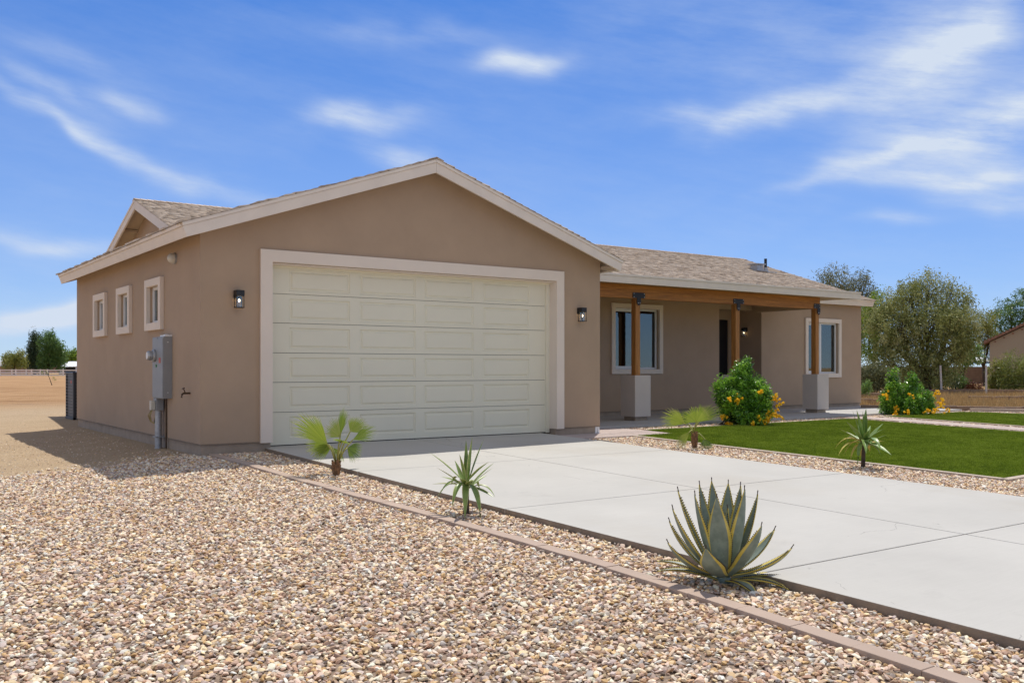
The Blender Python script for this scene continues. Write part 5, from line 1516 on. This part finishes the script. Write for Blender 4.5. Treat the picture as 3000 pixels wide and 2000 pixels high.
# ------------------------------------------------------------------ right background
def low_wall(name, pts, h, w, label, seed):
    m = MB(); r = np.random.default_rng(seed)
    for (x0, y0), (x1, y1) in zip(pts, pts[1:]):
        L = math.hypot(x1 - x0, y1 - y0); n = max(1, int(L / .4)); ux, uy = (x1 - x0) / L, (y1 - y0) / L; nx, ny = -uy, ux
        for i in range(n):
            a, b = L * i / n + .003, L * (i + 1) / n - .003
            z = float(gz(x0, y0)); hh = h + r.uniform(-.015, .015); j = r.uniform(-.01, .01)
            P = [(x0 + ux * s + nx * (q + j), y0 + uy * s + ny * (q + j)) for s, q in ((a, 0), (b, 0), (b, w), (a, w))]
            m.hexa([(x, y, z - .1) for x, y in P] + [(x, y, z + hh) for x, y in P])
    o = m.build(name, LOWW, loc=(pts[0][0], pts[0][1], float(gz(*pts[0]))), bevel=.01)
    tag(o, label, 'low wall', 'low block walls on the dry plot')
low_wall('block_footing', [(18.9, 3.25), (21.6, .0), (27, -6.5)], .135, .2, 'low brown block wall nearest the second lawn at the edge of the dry grass', 1)
low_wall('block_footing', [(33.5, 11.8), (38.4, 8.2), (46, 2.7)], .23, .2, 'long low brown block wall at the far edge of the dry grass below fence posts', 2)
low_wall('block_footing', [(22.6, 6.4), (24.7, 4.6)], .16, .2, 'short low block wall just right of the house corner', 3)
low_wall('block_footing', [(27.6, 9.6), (30.0, 8.4)], .20, .2, 'short low block wall further back behind the flowering bush', 4)
low_wall('block_footing', [(29.5, 5.8), (33.4, 4.0)], .14, .2, 'short block wall half buried in the dry grass in the middle of the plot', 5)

def dry_grass():
    n = 26000; r = np.random.default_rng(5)
    P = []
    while len(P) < n:
        px = r.uniform(2480, 3120, 5000); d = r.uniform(26.5, 46, 5000)
        b = CAM + d[:, None] * FW + (d * (px - 1500) / 2768)[:, None] * RT
        dens = .35 + .65 * (np.sin(b[:, 0] * .9 + np.sin(b[:, 1] * .7) * 2) * np.sin(b[:, 1] * .8 + 1) > -.1)
        ok = (r.random(5000) < dens) & (b[:, 0] > 21.0)
        P += list(b[ok][:, :2])
    P = np.array(P[:n]); z = gz(P[:, 0], P[:, 1]) - .01
    h = r.uniform(.06, .26, n); a = r.uniform(0, 6.283, n); w = r.uniform(.006, .014, n)
    lean = h * r.uniform(.1, .7, n); la = r.uniform(0, 6.283, n)
    A = np.stack([P[:, 0] - np.cos(a) * w, P[:, 1] - np.sin(a) * w, z], -1); B = np.stack([P[:, 0] + np.cos(a) * w, P[:, 1] + np.sin(a) * w, z], -1)
    Cc = np.stack([P[:, 0] + np.cos(la) * lean, P[:, 1] + np.sin(la) * lean, z + h], -1)
    V = np.stack([A, B, Cc], 1).reshape(-1, 3); F = np.arange(3 * n).reshape(-1, 3)
    o = np_mesh('dry_grass', V, F, LF_DRY, tint=r.random(n)); tag(o, 'golden dry grass covering the empty plot on the right', 'grass', kind='stuff')
dry_grass()

def wire_fence():
    pts = [grounded(2545, 47), grounded(2640, 44.5), grounded(2759, 43), grounded(2889, 42), grounded(3060, 41)]
    o = empty('wire_fence', pts[0], 'thin wire fence on leaning whitewashed posts in front of the trees', 'fence')
    tops = []
    for i, p in enumerate(pts):
        lean = [0, -.16, -.06, 0, 0][i]
        m = MB(); t = p + RT * lean + np.array([0, 0, 1.32]); m.tube([p - np.array([0, 0, .1]), t], [.05, .042], 8); m.build('fence_post', POSTW, o); tops.append((p, t))
    m = MB()
    for (p0, t0), (p1, t1) in zip(tops, tops[1:]):
        for f in (.35, .65, .95): m.tube([p0 + (t0 - p0) * f, p1 + (t1 - p1) * f], .003, 4, cap=False)
    m.build('wire', BARK, o)
wire_fence()

def yawbox(mb, c, l0, l1, d0, d1, z0, z1):
    P = [(c + RT * l + FW * d)[:2] for l, d in ((l0, d0), (l1, d0), (l1, d1), (l0, d1))]
    mb.hexa([(x, y, z0) for x, y in P] + [(x, y, z1) for x, y in P])

def neighbour():
    global FW, RT
    fw0, rt0 = FW, RT
    d = 60; c = grounded(2900, d); k = d / 2768.
    v = FW + RT * (2893 - 1500) / 2768.; v = v / np.linalg.norm(v); FW = v; RT = np.array([v[1], -v[0], 0.])
    o = empty('neighbour_house', c, 'tan stucco house with a brown clay tile roof at the right edge of the photo', 'house')
    E = 2.78; W = 9.6; sl = .50; R0 = W / 2
    w = MB(); P = [(0, -.2), (W, -.2), (W, E), (R0, E + R0 * sl), (0, E)]
    vs = [tuple(c + RT * a) for a, b in P]; vs = [(x, y, b + 0.0) for (x, y, _), (a, b) in zip(vs, P)]
    vb = [tuple(c + RT * a + FW * 11) for a, b in P]; vb = [(x, y, b) for (x, y, _), (a, b) in zip(vb, P)]
    w.add(vs + vb, [(0, 1, 2, 3, 4), (9, 8, 7, 6, 5)] + [(i, 5 + i, 5 + (i + 1) % 5, (i + 1) % 5) for i in range(5)]); w.build('wall', NBHW, o)
    r = MB()
    def rp(l, z, dd): p = c + RT * l + FW * dd; return (p[0], p[1], z)
    oh = .35
    for sgn in (0, 1):
        a0 = -oh if sgn == 0 else W + oh; z0 = E - oh * sl + .06
        q = [rp(a0, z0, -.3), rp(R0, E + R0 * sl + .06, -.3), rp(R0, E + R0 * sl + .06, 11.3), rp(a0, z0, 11.3)]
        r.hexa([(x, y, z) for x, y, z in q] + [(x, y, z + .14) for x, y, z in q])
    rf = r.build('tile_roof', TILE, o)
    t = MB()
    n = 26
    for sgn in (0, 1):
        a0 = -oh if sgn == 0 else W + oh
        for i in range(n):
            f = (i + .5) / n; l = a0 + (R0 - a0) * f; z = E - oh * sl + .10 + (R0 + oh) * sl * f
            p0 = np.array(rp(l, z + .07, -.36)); p1 = np.array(rp(l, z + .07, .1))
            t.tube([p0, p1], .085, 8)
    t.build('rake_tile', TILE, rf)
    v = MB()
    for i in range(9):
        l = .3 + i * .5; p = np.array(rp(l, E + l * sl - .13, -.015)); v.tube([p, p + FW * .05], .06, 8)
    v.build('gable_vent_tile', TILE, o)
    FW, RT = fw0, rt0
neighbour()

def back_wall():
    d = 72; c = grounded(2560, d)
    m = MB(); L = (2912 - 2520) * d / 2768.
    yawbox(m, c, -1.5, L, 0, .2, -.2, 1.22); 
    o = m.build('block_wall', BLOCKW, loc=c); tag(o, 'brown block wall running behind the trees on the right', 'wall')
    d = 80; c = grounded(2872, d)
    o = empty('shade_canopy', c, 'white topped canopy with a blue edge glimpsed between the olive tree and the neighbour house', 'canopy')
    m = MB(); yawbox(m, c, -.9, 1.0, 0, 2.0, 1.52, 1.68); m.build('blue_valance', BLUEC, o)
    m = MB()
    P = [np.array([*(c + RT * l + FW * dd)[:2], z]) for l, dd, z in ((-1.1, -.1, 1.68), (1.1, -.1, 1.68), (1.1, 2.2, 1.68), (-1.1, 2.2, 1.68), (-.3, 1, 2.2), (.3, 1, 2.2))]
    m.add(P, [(0, 1, 5, 4), (1, 2, 5), (2, 3, 4, 5), (3, 0, 4)]); m.build('canopy_top', ROOFW, o)
    m = MB()
    for l in (-.85, .95): yawbox(m, c, l, l + .05, .05, .1, -.1, 1.52)
    m.build('canopy_leg', POSTW, o)
back_wall()

# ------------------------------------------------------------------ left background
def rail_fence(d, x0, x1, label, z0, skew=0.0, step=2.4):
    p0 = grounded(x0, d, z0); p1 = grounded(x1, d + skew, z0)
    o = empty('rail_fence', p0, label, 'fence', 'white rail fences across the desert lot')
    L = np.linalg.norm(p1 - p0); n = int(L / step); u = (p1 - p0) / L; v = np.array([-u[1], u[0], 0])
    for i in range(n + 1):
        p = p0 + u * i * step; m = MB()
        Q = [p + u * a + v * b for a, b in ((-.075, -.075), (.075, -.075), (.075, .075), (-.075, .075))]
        m.hexa([(*q_[:2], z0 - .1) for q_ in Q] + [(*q_[:2], z0 + 1.22) for q_ in Q]); m.build('fence_post', RAILW, o)
    for z in (.25, .62, 1.0):
        m = MB(); a, b = p0 - v * .02, p1 - v * .02
        Q = [a, b, b + v * .045, a + v * .045]; m.hexa([(*q_[:2], z0 + z) for q_ in Q] + [(*q_[:2], z0 + z + .15) for q_ in Q]); m.build('rail', RAILW, o)
rail_fence(143, -140, 320, 'white three rail fence crossing the whole width of the dirt lot at the left', -.30)
rail_fence(149, -140, 136, 'second white rail fence just behind the first, ending beside the dark tree', -.30, 8., 2.1)

LT = 'trees on the far left'
q = px2(135, 168)
def far(px, d): p = grounded(px, d, -.30); return p
def px3(px0, d): return lambda x, y, dep, rx, rz, ry=None: ((x - px0) * d / 2768., (1077 - y) * d / 2768. + 1.15 + .30, dep, rx * d / 2768., rz * d / 2768., (ry or rx) * d / 2768.)
q = px3(138, 166)
tree('pepper_tree', 'tall dark green weeping tree beyond the white fence at the left', 'tree', far(138, 166),
     [q(138, 1005, 0, 22, 28), q(155, 1020, 0, 22, 28), q(178, 1030, 0, 16, 22), q(145, 1050, 0, 28, 25), q(170, 1058, 0, 18, 22), q(130, 1060, 0, 14, 24)],
     .42, LF_GREEN, clumps=200, nper=55, clump_r=.8, trunk_r=.3, trunk_h=1.0, droop=1.5, aspect=.3, seed=81, vstretch=1.8, tint_mu=.4)
q = px3(102, 168)
tree('pepper_tree', 'narrow dark green tree standing left against the tall weeping tree', 'tree', far(102, 168),
     [q(103, 1005, 0, 13, 24), q(108, 1040, 0, 14, 28), q(88, 1030, 0, 10, 18), q(100, 1065, 0, 18, 18)],
     .42, LF_DARK, clumps=110, nper=55, clump_r=.75, trunk_r=.25, trunk_h=1.0, droop=1.3, aspect=.3, seed=82, vstretch=1.8, tint_mu=.75)
q = px3(42, 160)
tree('palo_verde_tree', 'low wide yellow green tree in front of the grey roof at the far left', 'tree', far(42, 160),
     [q(30, 1050, 0, 22, 14), q(55, 1045, 0, 18, 14), q(40, 1065, 0, 32, 14)],
     .4, LF_PALO, clumps=110, nper=45, clump_r=.75, trunk_r=.15, trunk_h=.8, droop=.2, aspect=.25, seed=83, tint_mu=.4)
q = px3(205, 190)
tree('mesquite_tree', 'bright green tree behind the white roofed shed beside the house wall', 'tree', far(205, 190),
     [q(205, 1045, 0, 18, 14), q(222, 1042, 0, 16, 14), q(190, 1052, 0, 12, 10)], .45, LF_LIME, clumps=80, nper=50, clump_r=.9, trunk_r=.2, trunk_h=1.2, aspect=.3, seed=84)
q = px3(78, 172)
tree('mesquite_tree', 'brownish bush like tree in front of the red house at the far left', 'tree', far(78, 172),
     [q(78, 1062, 0, 12, 12), q(88, 1058, 0, 8, 16)], .4, LF_GREY, clumps=40, nper=45, clump_r=.7, trunk_r=.15, trunk_h=.6, aspect=.3, seed=85, tint_mu=.3)

def far_house(name, px0, px1, d, eave, ridge, depth, wall, roof, label, gable_front=False):
    c = far(px0, d); W = (px1 - px0) * d / 2768.
    ze = 1.15 + (1077 - eave) * d / 2768.; zr = 1.15 + (1077 - ridge) * d / 2768.
    o = empty(name, c, label, 'house', None)
    m = MB(); yawbox(m, c, .3, W - .3, 0, depth, -.4, ze - .05); m.build('wall', wall, o)
    r = MB()
    def rp(l, dd, z): p = c + RT * l + FW * dd; return (p[0], p[1], z)
    if gable_front:
        r.add([rp(0, -.3, ze), rp(W, -.3, ze), rp(W / 2, -.3, zr), rp(0, depth, ze), rp(W, depth, ze), rp(W / 2, depth, zr)], [(0, 2, 5, 3), (1, 4, 5, 2), (3, 5, 4), (0, 3, 4, 1)])
        g = MB(); g.add([rp(.2, -.02, ze - .06), rp(W - .2, -.02, ze - .06), rp(W / 2, -.02, zr - .12)], [(0, 1, 2)]); g.build('gable', wall, o)
    else:
        r.add([rp(0, -.4, ze), rp(W, -.4, ze), rp(W - .6, depth / 2, zr), rp(.6, depth / 2, zr), rp(W, depth + .4, ze), rp(0, depth + .4, ze)], [(0, 1, 2, 3), (1, 4, 2), (4, 5, 3, 2), (5, 0, 3), (0, 5, 4, 1)])
    r.build('roof', roof, o)
    return o
far_house('far_house', 62, 112, 205, 1052, 1030, 10, HOUSEP, HOUSEP, 'reddish brown house mostly hidden behind the trees at the far left')
far_house('far_house', -60, 66, 190, 1071, 1056, 9, HOUSEP, ROOFG, 'long low house with a grey roof at the left edge of the photo')
o_ = far_house('shed', 168, 224, 178, 1073, 1058, 7, HOUSEW, ROOFW, 'open shed with a bright white metal roof beyond the white fence'); o_['category'] = 'shed'
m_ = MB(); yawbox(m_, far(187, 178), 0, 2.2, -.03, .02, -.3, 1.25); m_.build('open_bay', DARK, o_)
far_house('far_house', 210, 250, 196, 1066, 1044, 8, HOUSEW, ROOFG, 'white gabled house just left of the garage wall edge', True)

def sapling():
    p = grounded(153, 66, float(gz(*grounded(153, 66)[:2]))); k = 66 / 2768.
    o = empty('sapling', p, 'thin leaning sapling with a few leaves alone on the dirt lot', 'sapling')
    t = MB(); t.tube([p - np.array([0, 0, .05]), p + RT * -8 * k + np.array([0, 0, 20 * k]), p + RT * -18 * k + np.array([0, 0, 42 * k])], [.028, .02, .01], 6); t.build('trunk', BARK, o)
    cs = np.array([p + RT * x * k + np.array([0, 0, z * k]) for x, z in ((-18, 40), (-30, 36), (-12, 34), (4, 20), (8, 16))])
    V, F, T = leaf_cloud(cs, np.full((5, 3), .14), 22, .09, .4, .3, np.full(5, .5), seed=91); np_mesh('crown', V, F, LF_PALO, o, tint=T)
sapling()
